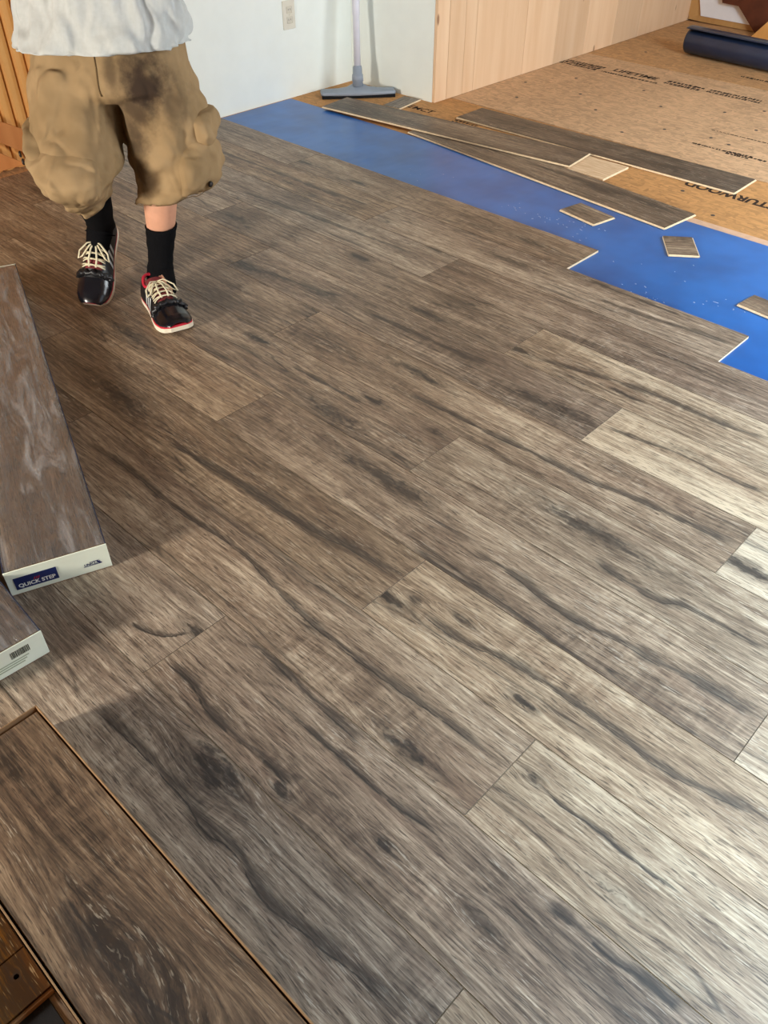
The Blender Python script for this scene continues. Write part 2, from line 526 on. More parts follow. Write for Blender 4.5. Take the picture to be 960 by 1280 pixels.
# dark checks (u, v) in plank widths; (points, core width m, soft shade m)
CR = [([(-5.13, -0.59), (-4.66, -0.52), (-4.26, -0.51), (-3.67, -0.51), (-3.28, -0.56), (-3.04, -0.51), (-2.49, -0.59), (-2.22, -0.55), (-1.97, -0.52), (-1.61, -0.47), (-1.23, -0.45)], .0022, .020),
      ([(-4.94, 0.22), (-4.63, 0.24), (-4.23, 0.16), (-3.87, 0.15), (-3.41, 0.19), (-3.04, 0.14)], .0040, .016),
      ([(-4.6, 0.93), (-4.17, 0.94), (-3.67, 0.9), (-3.27, 0.89), (-2.96, 0.88)], .0030, .018),
      ([(-4.02, 0.65), (-3.58, 0.66), (-3.04, 0.67), (-2.52, 0.66), (-2.18, 0.69), (-1.91, 0.73)], .0030, .010),
      ([(-8.59, 1.49), (-7.6, 1.63), (-6.85, 1.6), (-6.27, 1.63), (-5.74, 1.67), (-5.18, 1.62), (-4.67, 1.55), (-3.95, 1.51), (-3.05, 1.54), (-2.52, 1.57), (-1.92, 1.57)], .0022, .015),
      ([(-7.93, 2.28), (-6.97, 2.36), (-6.27, 2.41), (-5.58, 2.43), (-4.96, 2.51), (-4.7, 2.55), (-4.07, 2.57)], .0022, .020),
      ([(-3.83, 3.30), (-3.23, 3.46), (-2.84, 3.4), (-2.46, 3.38), (-1.92, 3.46), (-1.52, 3.48), (-1.05, 3.54), (-0.56, 3.55)], .0022, .020),
      ([(-5.2, 5.26), (-4.03, 5.34), (-3.57, 5.35), (-2.97, 5.45), (-2.46, 5.48), (-1.69, 5.56)], .0022, .020),
      ([(-4.01, 6.45), (-3.42, 6.53), (-2.9, 6.6), (-2.35, 6.58), (-1.84, 6.64)], .0020, .013),
      ([(-2.76, 4.28), (-2.0, 4.2), (-1.66, 4.33), (-1.23, 4.34), (-0.85, 4.35)], .0026, .017),
      ([(-0.97, 0.87), (-0.69, 0.89), (-0.43, 0.88), (-0.13, 0.92), (0.16, 0.92)], .0060, .014),
      ([(-3.64, 2.39), (-3.14, 2.38), (-2.75, 2.47), (-2.42, 2.52), (-1.83, 2.54), (-1.39, 2.53), (-0.93, 2.5), (-0.58, 2.55), (-0.26, 2.63), (-0.04, 2.69)], .0018, .018),
      ([(-1.66, 1.67), (-1.3, 1.63), (-1.05, 1.65), (-0.71, 1.63), (-0.21, 1.65)], .0030, .007),
      ([(-8.45, 6.45), (-7.68, 6.49), (-6.73, 6.52), (-6.02, 6.58)], .0015, .020),
      ([(-8.08, 4.6), (-7.3, 4.61), (-6.65, 4.63)], .0018, .012),
      ([(-6.36, 5.23), (-5.57, 5.28), (-4.97, 5.29), (-4.41, 5.35)], .0026, .016),
      ([(-6.04, 9.4), (-5.26, 9.41), (-4.5, 9.51), (-3.76, 9.56)], .0022, .018),
      ([(-11.12, 6.13), (-10.39, 6.32), (-9.77, 6.4), (-9.01, 6.58)], .0020, .016),
      ([(-5.76, 7.2), (-5.09, 7.33), (-4.45, 7.48), (-3.74, 7.56), (-2.93, 7.57), (-2.3, 7.64)], .0018, .020),
      ([(-5.59, 0.27), (-5.30, 0.36), (-5.06, 0.60)], .0040, .012),
      ([(-6.49, 9.87), (-5.62, 9.84), (-4.75, 9.83)], .0018, .014),
      ([(-13.9, 8.3), (-12.2, 8.42), (-10.6, 8.5), (-9.2, 8.55)], .0018, .016),
      ([(-16.5, 9.4), (-14.2, 9.5), (-12.0, 9.45)], .0018, .018)]
KN = [(-3.93, 2.31, .050, .014, .95), (-3.74, 2.49, .020, .010, .7), (-2.17, 2.24, .026, .011, .9), (-2.63, 1.14, .050, .015, .85), (-3.70, -0.15, .050, .028, .85),
      (-3.14, 0.12, .020, .010, .9), (-5.94, 7.24, .050, .014, .95), (-6.56, 4.80, .035, .010, .85), (-5.51, 4.84, .030, .010, .6),
      (-6.80, 4.21, .090, .016, .75), (-5.35, 3.70, .130, .020, .75), (-3.06, 4.66, .130, .020, .75), (-1.50, 5.31, .055, .014, .95),
      (-6.59, 5.74, .110, .017, .7), (-8.95, 4.76, .040, .012, .85), (-2.15, 0.36, .018, .007, .85), (-1.66, 1.67, .014, .009, .7),
      (-7.68, 7.11, .060, .014, .8), (-7.38, 7.84, .022, .012, .85), (-9.87, 7.82, .045, .016, .85), (-14.1, 10.33, .060, .016, .8),
      (-12.42, 10.31, .040, .010, .85), (-9.09, 8.97, .045, .010, .75), (-11.02, 6.22, .080, .020, .8), (-4.21, 7.30, .040, .009, .8),
      (-5.08, 6.35, .060, .012, .7), (-4.50, 6.43, .035, .012, .7), (-8.11, 10.43, .070, .014, .75), (-5.04, 0.66, .030, .011, .9),
      (-9.43, 6.44, .040, .012, .7), (-9.18, 2.47, .120, .022, .7), (-2.04, -0.92, .02, .01, .7), (-3.2, 2.62, .022, .008, .7),
      (-7.8, 9.55, .090, .016, .7), (-12.8, 7.4, .08, .018, .7), (-10.5, 3.5, .10, .018, .7), (-13.2, 4.6, .09, .018, .7), (-2.9, 6.72, .05, .01, .4),
      (0.9, 3.4, .07, .016, .8), (-15.6, 8.6, .06, .016, .7), (-1.2, 0.45, .03, .010, .5), (-0.6, 1.3, .05, .014, .3)]
# the boards differ in how pale their print is
TONES = {(5, 0): .24, (6, -2): .24, (1, 0): .02, (2, -2): .08, (0, -3): -.04, (0, -6): .05, (3, -3): -.03, (4, -2): .02, (4, -7): -.02,
         (1, -4): -.01, (7, -4): .08, (2, -7): -.05, (3, 0): .10, (9, -5): .02, (-1, -4): .02, (5, -4): .0, (6, -8): -.02, (10, -9): -.02}
prnd = random.Random(11)
for k in range(-8, 11):
    j = JOINT[k]
    start = j - LW * math.ceil((j - U0) / LW)
    u = start
    while u < U1 - 0.2:
        a, b2 = max(u, U0), min(u + LW, U1)
        u += LW
        if (k == 10 and a > -7.2) or (k == 9 and a > -3.9):
            break
        L = round((b2 - a) * PW, 4)
        if L < 0.08:
            continue
        cu_, cv = (a + b2) / 2, k + 0.5
        cr = []
        for pts, wd, halo in CR:
            vm = sum(p[1] for p in pts) / len(pts)
            um = sum(p[0] for p in pts) / len(pts)
            if math.floor(vm) == k and a <= um < b2:
                cr.append(([((p[0] - cu_) * PW, (min(max(p[1], k + .03), k + .97) - cv) * PW) for p in pts], wd, halo))
        kn = [((x - cu_) * PW, (y - cv) * PW, rx, ry, st) for x, y, rx, ry, st in KN if math.floor(y) == k and a <= x < b2]
        seed = round(prnd.uniform(0, 40), 3)
        tone = prnd.uniform(-0.06, 0.06)
        for (tk, tu), tv in TONES.items():
            if tk == k and a <= tu < b2:
                tone = tv
        mt = wood_mat('laminate_print', seed, tone, prnd.uniform(.10, .38), prnd.uniform(.78, .98), cr, kn)
        me = plank_mesh('plank', L, PW, gap=0.0002)
        link('plank', me, floor, (mt, HDF, BEV), (cu_ * PW, cv * PW, 0.0))

# ---- walls
WHITE = plain('wall_paint_white', (241, 245, 238), 0.7, 0.25, 0.02, 8, 0.05)
CEIL = plain('ceiling_pine', (150, 146, 138), 0.7, 0.2, 0.06, 8)
def pine_mat(name, base, dark, knot=0.5):
    m, nt, b = new_mat(name)
    o = nt.xyz(nt.obj())
    r = nt.mul(nt.rand(), 50)
    g1 = nt.noise(nt.vec(nt.mul(o[0], 14), nt.mul(o[1], 14), nt.add(nt.mul(o[2], 1.2), r)), 1, 3, 0.55)
    g2 = nt.noise(nt.vec(nt.mul(o[0], 160), nt.mul(o[1], 160), nt.add(nt.mul(o[2], 6), r)), 1, 2, 0.5)
    v = nt.voro(nt.vec(nt.mul(o[0], 9), nt.mul(o[1], 9), nt.add(nt.mul(o[2], 3.2), r)), 1.0)['Distance']
    kn = nt.mul(nt.rng(v, 0.10, 0.045), knot)
    f = nt.add(nt.mul(g1, 0.95), nt.mul(g2, 0.08))
    lo, hi = s2l(*dark), s2l(*base)
    c = nt.ramp(f, [(0.25, lo), (0.72, hi)])
    tint = nt.rng(nt.rand(), 0, 1, 0.86, 1.06, False)
    c = nt.mix(1.0, c, nt.vec(tint, tint, tint), 'MULTIPLY')
    c = nt.mix(kn, c, s2l(120, 66, 34))
    nt.put(b.inputs['Base Color'], c)
    nt.put(b.inputs['Normal'], nt.bump(g2, 0.1, 0.001))
    b.inputs['Roughness'].default_value = 0.55
    b.inputs['Specular IOR Level'].default_value = 0.35
    return m
PINE_PALE = pine_mat('pine_pale', (236, 202, 166), (222, 182, 142), 0.7)
PINE_ORANGE = pine_mat('pine_orange', (242, 184, 108), (218, 148, 74), 0.8)
PINE_TRIM = pine_mat('pine_trim', (222, 148, 82), (196, 120, 60), 0.6)

WX, WY = -3.428, 2.985          # left wall plane, alcove end plane
PX = -2.852                     # panelled wall plane
H = 2.40
Z0 = OSBZ
w = link('wall_left', box_mesh('wall_left', WX - 0.12, WX, 1.43, WY + 0.12, Z0, H), None, (WHITE,))
tag(w, 'white painted wall with the electrical outlet behind the person', kind='structure')
w = link('wall_alcove', box_mesh('wall_alcove', WX + 0.0005, PX - 0.019, WY, WY + 0.12, Z0, H), None, (WHITE,))
tag(w, 'white painted return wall beside the pine panelling', kind='structure')
w = link('wall_panelled', box_mesh('wall_panelled', PX - 0.14, PX - 0.020, WY + 0.121, 6.2, Z0, H), None, (PINE_PALE,))
tag(w, 'pale pine panelled wall of wide upright boards', kind='structure')
edges = [WY + 0.001, 3.075, 3.195, 3.282, 3.70, 3.99, 4.29, 4.60, 4.885, 5.20, 5.54, 5.86, 6.19]
for i in range(len(edges) - 1):
    y0, y1 = edges[i], edges[i + 1]
    g = 0.0009
    me = box_mesh('board', -0.0185, 0.0, y0 + g - (y0 + y1) / 2, y1 - g - (y0 + y1) / 2, 0.0, H - Z0 - 0.002, 0.0012, 1)
    link('board', me, w, (PINE_PALE,), (PX + (0.0008 if i % 3 == 1 else 0.0), (y0 + y1) / 2, Z0 + 0.001))

# pine wainscot further along the left wall: narrow beaded boards, a sloping rail and a skirt below it
w = link('wall_wainscot', box_mesh('wall_wainscot', -3.66, -3.525, NY, 1.4295, Z0, H), None, (PINE_TRIM,))
tag(w, 'orange pine wall of narrow beaded boards at the far left', kind='structure')
BW = 0.052
prof = [(-BW / 2 + .001, 0.0), (-BW / 2 + .004, 0.012), (-BW / 2 + 0.012, 0.020), (0.004, 0.022), (0.016, 0.014), (BW / 2 - .001, 0.006), (BW / 2 - .001, 0.0)]
bead = prism('board', [(x, y) for y, x in prof], 2, 0.0, H - Z0)
bead.materials.append(PINE_ORANGE)
yy = 1.40
while yy > -0.6:
    link('board', bead, w, (), (-3.5245, yy, Z0))
    yy -= BW
rail = prism('sloping_rail', [(1.226, 0.104), (1.262, 0.062), (1.215, 0.004), (1.07, 0.105), (0.62, 0.365), (0.62, 0.45), (1.094, 0.179)], 0, -3.502, -3.480)
link('sloping_rail', rail, w, (PINE_TRIM,))
skirt = prism('skirt', [(1.150, 0.002), (1.058, 0.066), (0.62, 0.315), (0.62, 0.002)], 0, -3.502, -3.484)
link('skirt', skirt, w, (PINE_TRIM,))
link('skirt', box_mesh('skirt', -3.502, -3.486, 1.151, 1.428, 0.002, 0.016, 0.001, 1), w, (PINE_TRIM,))

# walls with the window openings, ceiling
def wall_with_hole(name, axis, plane, thick, a0, a1, holes, mt, label):
    """axis 'x': wall plane at x = plane running along y. holes (a0,a1,z0,z1)."""
    bm = bmesh.new()
    def seg(p0, p1, z0, z1):
        if p1 - p0 < 1e-4 or z1 - z0 < 1e-4:
            return
        r = bmesh.ops.create_cube(bm, size=1.0)
        for v in r['verts']:
            A = (p0 + p1) / 2 + v.co.y * (p1 - p0)
            B = plane + thick / 2 + v.co.x * abs(thick)
            zz = (z0 + z1) / 2 + v.co.z * (z1 - z0)
            v.co = Vector((B, A, zz)) if axis == 'x' else Vector((A, B, zz))
    cur = a0
    for (h0, h1, z0, z1) in sorted(holes):
        seg(cur, h0, Z0, H)
        seg(h0, h1, Z0, z0)
        seg(h0, h1, z1, H)
        cur = h1
    seg(cur, a1, Z0, H)
    me = bpy.data.meshes.new(name)
    bm.to_mesh(me); bm.free()
    o = link(name, me, None, (mt,))
    return tag(o, label, kind='structure')
wall_with_hole('wall_right', 'x', RX, 0.14, NY, 6.2, [(0.35, 2.12, 0.04, 1.36), (2.2, 3.8, 0.60, 2.0)], PINE_PALE, 'pine wall with a window opening and a second one added for fill on the right')
wall_with_hole('wall_near', 'y', NY, -0.14, -3.66, RX + 0.14, [(-2.05, -1.55, 0.60, 1.30)], PINE_TRIM, 'pine wall with a small window behind the viewer')
wf = link('wall_far', box_mesh('wall_far', PX - 0.14, RX + 0.14, 6.201, 6.34, Z0, H), None, (WHITE,))
tag(wf, 'white wall at the far end beyond the blue roll', kind='structure')
c = link('ceiling', box_mesh('ceiling', -3.66, RX + 0.14, NY - 0.14, 6.34, H + 0.001, H + 0.10), None, (CEIL,))
tag(c, 'plain grey ceiling above the picture', kind='structure')
FR = plain('window_frame_white', (230, 230, 226), 0.5, 0.4)
def window_frame(n, axis, plane, a0, a1, z0, z1, bars):
    e = None
    t = 0.045
    parts = [(a0, a1, z0, z0 + t), (a0, a1, z1 - t, z1), (a0, a0 + t, z0 + t, z1 - t), (a1 - t, a1, z0 + t, z1 - t)]
    parts += [(b - t / 2, b + t / 2, z0 + t, z1 - t) for b in bars]
    e = empty('window_%d' % n, (0, 0, 0))
    tag(e, kind='structure', label='white framed window out of the picture')
    for (p0, p1, q0, q1) in parts:
        if axis == 'x':
            me = box_mesh('frame', plane + 0.03, plane + 0.10, p0, p1, q0, q1, 0.003, 1)
        else:
            me = box_mesh('frame', p0, p1, plane - 0.10, plane - 0.03, q0, q1, 0.003, 1)
        link('frame', me, e, (FR,))
window_frame(1, 'x', RX, 0.35, 2.12, 0.04, 1.36, ())
window_frame(2, 'x', RX, 2.20, 3.80, 0.60, 2.00, (3.0,))  # frame of the added far window that carries the fill light
window_frame(3, 'y', NY, -2.05, -1.55, 0.60, 1.30, ())

# ================================================================== THINGS ON THE FLOOR
# ---- blue underlay sheet
m, nt, b = new_mat('underlay_blue')
o = nt.obj(); ox = nt.xyz(o)
n1 = nt.noise(o, 3.0, 3, 0.6)
spk = nt.noise(o, 260, 2, 0.5)
spm = nt.rng(nt.noise(o, 5.0, 3, 0.7), 0.58, 0.74)
cc = nt.mix(nt.rng(n1, 0.3, 0.7), s2l(16, 84, 154), s2l(28, 106, 186))
cc = nt.mix(nt.mul(nt.rng(spk, 0.70, 0.78), spm), cc, s2l(190, 205, 230))
nt.put(b.inputs['Base Color'], cc)
b.inputs['Roughness'].default_value = 0.28
b.inputs['Specular IOR Level'].default_value = 0.5
nt.put(b.inputs['Normal'], nt.bump(nt.noise(nt.vec(nt.mul(ox[0], 9), nt.mul(ox[1], 3), 0.0), 1, 2, 0.5), 0.35, 0.006))
UND = m
UZ = -0.0082
us = link('underlay_sheet', box_mesh('underlay_sheet', WX + 0.012, RX - 0.05, 1.58, 2.542, OSBZ + 0.0002, UZ, 0.0004, 1), None, (UND,))
tag(us, 'blue underlay sheet spread beside the last laid planks', 'underlay')
lip = link('edge_film', box_mesh('edge_film', -1.26, RX - 0.05, 2.5425, 2.585, OSBZ + 0.0002, OSBZ + 0.0008), us,
           (plain('clear_edge_film', (206, 168, 140), 0.35, 0.5, 0.1, 40),))

# ---- shavings on the underlay
SH = plain('sawdust_white', (170, 186, 214), 0.8, 0.2)
vs, fs = [], []
srnd = random.Random(21)
for (cx_, cy_, nn, sp) in ((-1.63, 2.20, 16, .05), (-1.78, 2.21, 8, .03), (-1.08, 1.93, 12, .06), (-0.86, 2.02, 8, .05), (-1.42, 2.10, 6, .06), (-1.50, 2.25, 10, .05), (-0.95, 1.90, 8, .05), (-1.2, 2.1, 8, .15), (-2.2, 2.25, 6, .12)):
    for q in range(nn):
        x, y = cx_ + srnd.gauss(0, sp), cy_ + srnd.gauss(0, sp * .5)
        if y < 2.10 and x < -1.34 or y < 1.91 and x < -0.71 or y > 2.40 or y < 1.73:
            continue
        l, w_, a = srnd.uniform(.0008, .0035) * (3 if srnd.random() < .12 else 1), srnd.uniform(.0005, .0010), srnd.uniform(-.9, .6)
        c_, s_ = math.cos(a), math.sin(a)
        n = len(vs)
        for (px_, py_) in ((-l, -w_), (l, -w_), (l, w_), (-l, w_)):
            vs.append((x + px_ * c_ - py_ * s_, y + px_ * s_ + py_ * c_, UZ + .0001))
        vs += [(v_[0], v_[1], UZ + .0010) for v_ in vs[n:n + 4]]
        fs += [[n + 4, n + 5, n + 6, n + 7]] + [[n + k, n + (k + 1) % 4, n + 4 + (k + 1) % 4, n + 4 + k] for k in range(4)]
sw = link('wood_shavings', mesh('wood_shavings', vs, fs), None, (SH,))
tag(sw, 'fine white shavings scattered over the blue underlay', 'shavings', kind='stuff')

# ---- loose planks and offcuts
def loose(name, x, y, deg, L, W, ztop, seed, label, cat, group=None, tone=-0.08, warm=0.1, vivid=0.9, tongue=True, cracks=(), knots=(), flip=False):
    me = plank_mesh(name, L, W, tongue=tongue)
    mt = wood_mat('laminate_print_loose', seed, tone, warm, vivid, cracks, knots)
    o = link(name, me, None, (mt, HDF, BEV), (x, y, ztop), (0, 0, math.radians(deg)))
    return tag(o, label, cat, group)

G1, G2 = 'loose full-length planks waiting to be laid', 'small cut laminate offcuts'
loose('laminate_plank', -1.938, 2.578, -5.9, 1.38, .19, -0.0001, 3.3, 'loose grey-brown laminate plank nearest the blue underlay edge, lying across it', 'plank', G1, -0.16,
      cracks=[([(-.1, .02), (.15, .03), (.4, .045), (.66, .03)], .003, .02)], knots=[(.30, .02, .08, .02, .8)])
loose('laminate_plank', -2.519, 2.694, 6.7, 1.325, .19, 0.0082, 8.1, 'loose laminate plank with its far end below the vacuum head, on top of another', 'plank', G1, -0.18)
loose('laminate_plank', -1.928, 2.985, 1.05, 1.38, .195, OSBZ + 0.0084, 12.4, 'loose dark laminate plank lying furthest back on the bare strand board', 'plank', G1, -0.27)
loose('plank_offcut', -1.535, 2.332, -10.0, .168, .108, UZ + .0081, 5.2, 'oblong laminate offcut on blue underlay touching the long loose plank', 'offcut', G2, -0.05)
loose('plank_offcut', -1.147, 2.318, 37.0, .100, .150, UZ + .0081, 15.7, 'square laminate offcut alone in the middle of the blue underlay', 'offcut', G2, -0.05)
loose('plank_offcut', -0.708, 2.096, -6.0, .200, .092, UZ + .0081, 25.7, 'laminate offcut on blue underlay cut off by the right picture edge', 'offcut', G2, 0.0)
loose('plank_offcut', -2.962, 2.868, 98.5, .185, .095, OSBZ + .0082, 2.9, 'small grey laminate offcut beside the vacuum head at the white wall', 'offcut', G2, -0.05, 0.0, 0.7)
# upside-down offcut with its pale backing up
m, nt, b = new_mat('backing_paper')
oo = nt.xyz(nt.obj())
g = nt.noise(nt.vec(nt.mul(oo[0], 12), nt.mul(oo[1], 90), 0.0), 1, 3, 0.6)
nt.put(b.inputs['Base Color'], nt.ramp(g, [(0.3, s2l(196, 160, 120)), (0.62, s2l(226, 196, 160))]))
b.inputs['Roughness'].default_value = 0.7
o = link('plank_offcut', plank_mesh('plank_offcut', .190, .192), None, (m, HDF, HDF), (-1.776, 2.766, OSBZ + .0082), (0, 0, 0.0))
tag(o, 'upturned offcut showing pale tan backing between two loose planks', 'offcut', G2)

# ---- roll of underlay
e = empty('underlay_roll', (-2.43, 4.735, OSBZ), (0, 0, math.radians(-5.2)))
tag(e, 'dark navy roll of underlay lying on the strand board', 'roll')
ROLLM = plain('underlay_navy', (30, 44, 70), 0.30, 0.6, 0.15, 12, 0.15)
vs, fs = [], []
prof = []
TURNS, NP_ = 4.2, 150
for i in range(NP_ + 1):
    t = i / NP_
    a = PI * 0.05 + t * TURNS * 2 * PI
    r = 0.026 + 0.046 * t
    prof.append((r * math.cos(a), 0.0725 + r * math.sin(a)))
# loose outer flap standing off the roll
la = PI * 0.05 + TURNS * 2 * PI
for q in range(1, 8):
    a = la + q * 0.13
    r = 0.072 + 0.0009 * q * q * 0.45
    prof.append((r * math.cos(a), 0.0725 + r * math.sin(a)))
LEN = 1.05
xs = [0.0, 0.01, 0.35, 0.7, LEN - 0.01, LEN]
for xi, x in enumerate(xs):
    for k, (py, pz) in enumerate(prof):
        tel = 0.010 * (1 - k / len(prof)) if xi == 0 else 0.0
        vs.append((x + tel, py, pz))
n = len(prof)
for i in range(len(xs) - 1):
    for k in range(n - 1):
        fs.append([i * n + k, i * n + k + 1, (i + 1) * n + k + 1, (i + 1) * n + k])
ro = link('rolled_sheet', mesh('rolled_sheet', vs, fs, True), e, (ROLLM,))
sd = ro.modifiers.new('thickness', 'SOLIDIFY'); sd.thickness = 0.0022; sd.offset = 0

# ---- far end: tan timber frame with a white panel, a leaning brown board
e = empty('framed_panel', (-2.60, 5.56, OSBZ))
tag(e, 'pale timber frame with a white panel in it, standing behind the roll', 'frame')
TAN = pine_mat('timber_tan', (206, 160, 100), (180, 132, 78), 0.4)
def rel(pts, c):
    return [(p[0] - c[0], p[1] - c[1]) for p in pts]
fc = (-2.60, OSBZ)
link('sill', prism('sill', rel([(-2.86, 0.002), (-2.745, -0.004), (-2.36, -0.009), (-2.36, 0.028), (-2.40, 0.032), (-2.75, 0.040)], fc), 1, -0.045, 0.045), e, (TAN,))
link('slanted_post', prism('slanted_post', rel([(-2.845, 0.004), (-2.745, 0.040), (-3.04 + .14, 0.44), (-2.99 + .04, 0.44)], fc), 1, -0.040, 0.040), e, (TAN,))
link('panel', prism('panel', rel([(-2.76, 0.030), (-2.40, 0.025), (-2.60, 0.50), (-2.92, 0.50)], fc), 1, -0.052, -0.0465), e, (plain('panel_white', (242, 240, 240), 0.5, 0.3, 0.01),))
BRN = plain('board_brown', (92, 46, 28), 0.5, 0.4, 0.25, 9)
e = empty('leaning_board', (-2.37, 5.485, OSBZ))
tag(e, 'dark red-brown board leaning slantwise in front of the white panel', 'board')
link('board_body', prism('board_body', rel([(-2.360, 0.0), (-2.300, 0.03), (-2.16, 0.36), (-2.70, 0.60), (-2.75, 0.50), (-2.62, 0.135), (-2.51, 0.132)], (-2.37, 0.0)), 1, -0.012, 0.012), e, (BRN,))
e2 = link('timber_offcut', prism('timber_offcut', [(-0.055, 0.0), (0.25, 0.0), (0.25, 0.11), (0.03, 0.10)], 1, -0.02, 0.02), None, (PINE_ORANGE,), (-2.285, 5.38, OSBZ))
tag(e2, 'orange pine piece at the foot of the leaning brown board', 'timber')

# ---- outlet on the left wall
e = empty('wall_outlet', (WX, 2.571, 0.352))
tag(e, 'ivory duplex electrical outlet plate on the white wall', 'outlet')
IV = plain('outlet_ivory', (226, 220, 204), 0.4, 0.45, 0.03)
IV2 = plain('outlet_face', (214, 207, 190), 0.4, 0.45, 0.03)
link('cover_plate', box_mesh('cover_plate', 0.0002, 0.006, -0.037, 0.037, -0.060, 0.060, 0.002, 2), e, (IV,))
SLOT = plain('slot_dark', (50, 46, 42), 0.7)
for dz in (-0.021, 0.021):
    rc = link('receptacle', box_mesh('receptacle', 0.0055, 0.0082, -0.0165, 0.0165, dz - 0.0145, dz + 0.0145, 0.003, 2), e, (IV2,))
    for dy in (-0.006, 0.006):
        link('slot', box_mesh('slot', 0.0078, 0.0086, dy - 0.001, dy + 0.001, dz - 0.002, dz + 0.006), rc, (SLOT,))
sm = tube_mesh('screw', [(0.0058, 0, 0), (0.0075, 0, 0)], 0.003, 10)
link('screw', sm, e, (IV2,))

# ---- vacuum floor tool with its wand leaning into the corner
vx, vy = -3.215, 2.815
va = math.atan2(2.945 - 2.665, -3.105 + 3.335)
e = empty('vacuum_floor_tool', (vx, vy, OSBZ), (0, 0, va))
tag(e, 'grey vacuum cleaner floor tool and wand leaning in the white corner', 'vacuum cleaner')
VG = plain('plastic_grey', (140, 148, 160), 0.42, 0.45, 0.04)
VB = plain('bristle_black', (22, 22, 24), 0.85, 0.2, 0.3, 200)
VW = plain('wand_pale', (214, 212, 220), 0.35, 0.5, 0.03)
# head: lofted along its width
vs, fs = [], []
SX = [-0.188, -0.184, -0.172, -0.10, -0.055, -0.03, 0.0, 0.03, 0.055, 0.10, 0.172, 0.184, 0.188]
ht = [0.020, 0.026, 0.030, 0.034, 0.040, 0.052, 0.056, 0.052, 0.040, 0.034, 0.030, 0.026, 0.020]
dp = [0.032, 0.042, 0.047, 0.050, 0.052, 0.054, 0.055, 0.054, 0.052, 0.050, 0.047, 0.042, 0.032]
K = 12
for x, h_, d_ in zip(SX, ht, dp):
    z0 = 0.014
    ring_ = [(-d_, z0), (-d_, z0 + 0.010), (-d_ * .86, z0 + 0.016), (-d_ * .45, z0 + (h_ - z0) * .62), (-d_ * .1, h_), (d_ * .3, h_ * .98), (d_ * .7, z0 + (h_ - z0) * .6), (d_, z0 + .010), (d_, z0)]
    vs += [(x, a, b_) for a, b_ in ring_]
K = 9
for i in range(len(SX) - 1):
    for k in range(K):
        k2 = (k + 1) % K
        fs.append([i * K + k, (i + 1) * K + k, (i + 1) * K + k2, i * K + k2])
fs += [list(range(K)), [(len(SX) - 1) * K + k for k in range(K)][::-1]]
me = mesh('head', vs, fs, True)
hd = link('head', me, e, (VG,))
link('bristle_strip', box_mesh('bristle_strip', -0.184, 0.184, -0.050, -0.036, 0.0, 0.0155, 0.002, 1), hd, (VB,))
link('bristle_strip', box_mesh('bristle_strip', -0.180, 0.180, 0.030, 0.044, 0.0, 0.0155, 0.002, 1), hd, (VB,))
wd_ = Vector((0.006, 0.155, 0.985)).normalized()
b0 = Vector((0.0, 0.000, 0.045))
nk = link('neck', tube_mesh('neck', [b0, b0 + wd_ * .020, b0 + wd_ * .022, b0 + wd_ * .052, b0 + wd_ * .054, b0 + wd_ * .085, b0 + wd_ * .090],
                            [.029, .025, .029, .027, .024, .0225, .019], 20), e, (VG,))
link('wand', tube_mesh('wand', [b0 + wd_ * .080, b0 + wd_ * .30, b0 + wd_ * .31, b0 + wd_ * .62], [.0165, .0165, .0185, .0185], 20), e, (VW,))

# ---- dark sheet added to darken the floor gap, and brown board at the lower left
SHEETM = plain('sheet_black', (34, 35, 38), 0.8, 0.3, 0.1, 80, 0.2)
mt_ = link('dark_sheet', box_mesh('dark_sheet', -0.60, 0.25, -0.70, -0.392, 0.0, 0.003, 0.001, 1), None, (SHEETM,))
tag(mt_, 'thin dark sheet added to darken the bottom left corner', 'mat')
BB = wood_mat('brown_board', 4.7, -0.30, 1.0, 1.5, [], [(0.0365, 0.002, .0045, .0045, 1.0)])
e = empty('brown_board', (-0.675, -0.412, 0.0))
tag(e, 'dark brown board end with a round hole beside the nearest carton', 'board')
def drilled(name, x0, x1, y0, y1, z0, z1, hx, hy, r):
    seg = 12
    vs, fs = [], []
    outer = []
    for k in range(seg):
        a = 2 * PI * (k + .5) / seg
        c_, s_ = math.cos(a), math.sin(a)
        t = min(((x1 - hx) if c_ > 0 else (hx - x0)) / max(abs(c_), 1e-6), ((y1 - hy) if s_ > 0 else (hy - y0)) / max(abs(s_), 1e-6))
        outer.append((hx + c_ * t, hy + s_ * t))
    corners = [(x0, y0), (x1, y0), (x1, y1), (x0, y1)]
    for c2 in corners:      # snap nearest outer vertex to each corner
        i = min(range(seg), key=lambda q: (outer[q][0] - c2[0]) ** 2 + (outer[q][1] - c2[1]) ** 2)
        outer[i] = c2
    for z in (z0, z1):
        vs += [(x, y, z) for x, y in outer]
        vs += [(hx + r * math.cos(2 * PI * (k + .5) / seg), hy + r * math.sin(2 * PI * (k + .5) / seg), z) for k in range(seg)]
    for k in range(seg):
        k2 = (k + 1) % seg
        fs.append([2 * seg + k, 2 * seg + k2, 3 * seg + k2, 3 * seg + k][::-1])
        fs.append([k, k2, seg + k2, seg + k])
        fs.append([k, k2, 2 * seg + k2, 2 * seg + k][::-1])
        fs.append([seg + k, seg + k2, 3 * seg + k2, 3 * seg + k])
    me = mesh(name, vs, fs)
    bm = bmesh.new(); bm.from_mesh(me)
    bmesh.ops.recalc_face_normals(bm, faces=bm.faces[:])
    bm.to_mesh(me); bm.free()
    return me
link('board_end', drilled('board_end', 0.012, 0.082, -0.16, 0.030, 0.0032, 0.016, 0.0395, 0.004, 0.0038), e, (BB,))
link('board_length', box_mesh('board_length', -0.42, 0.0105, -0.16, 0.030, 0.0, 0.016, 0.001, 1), e, (BB,))
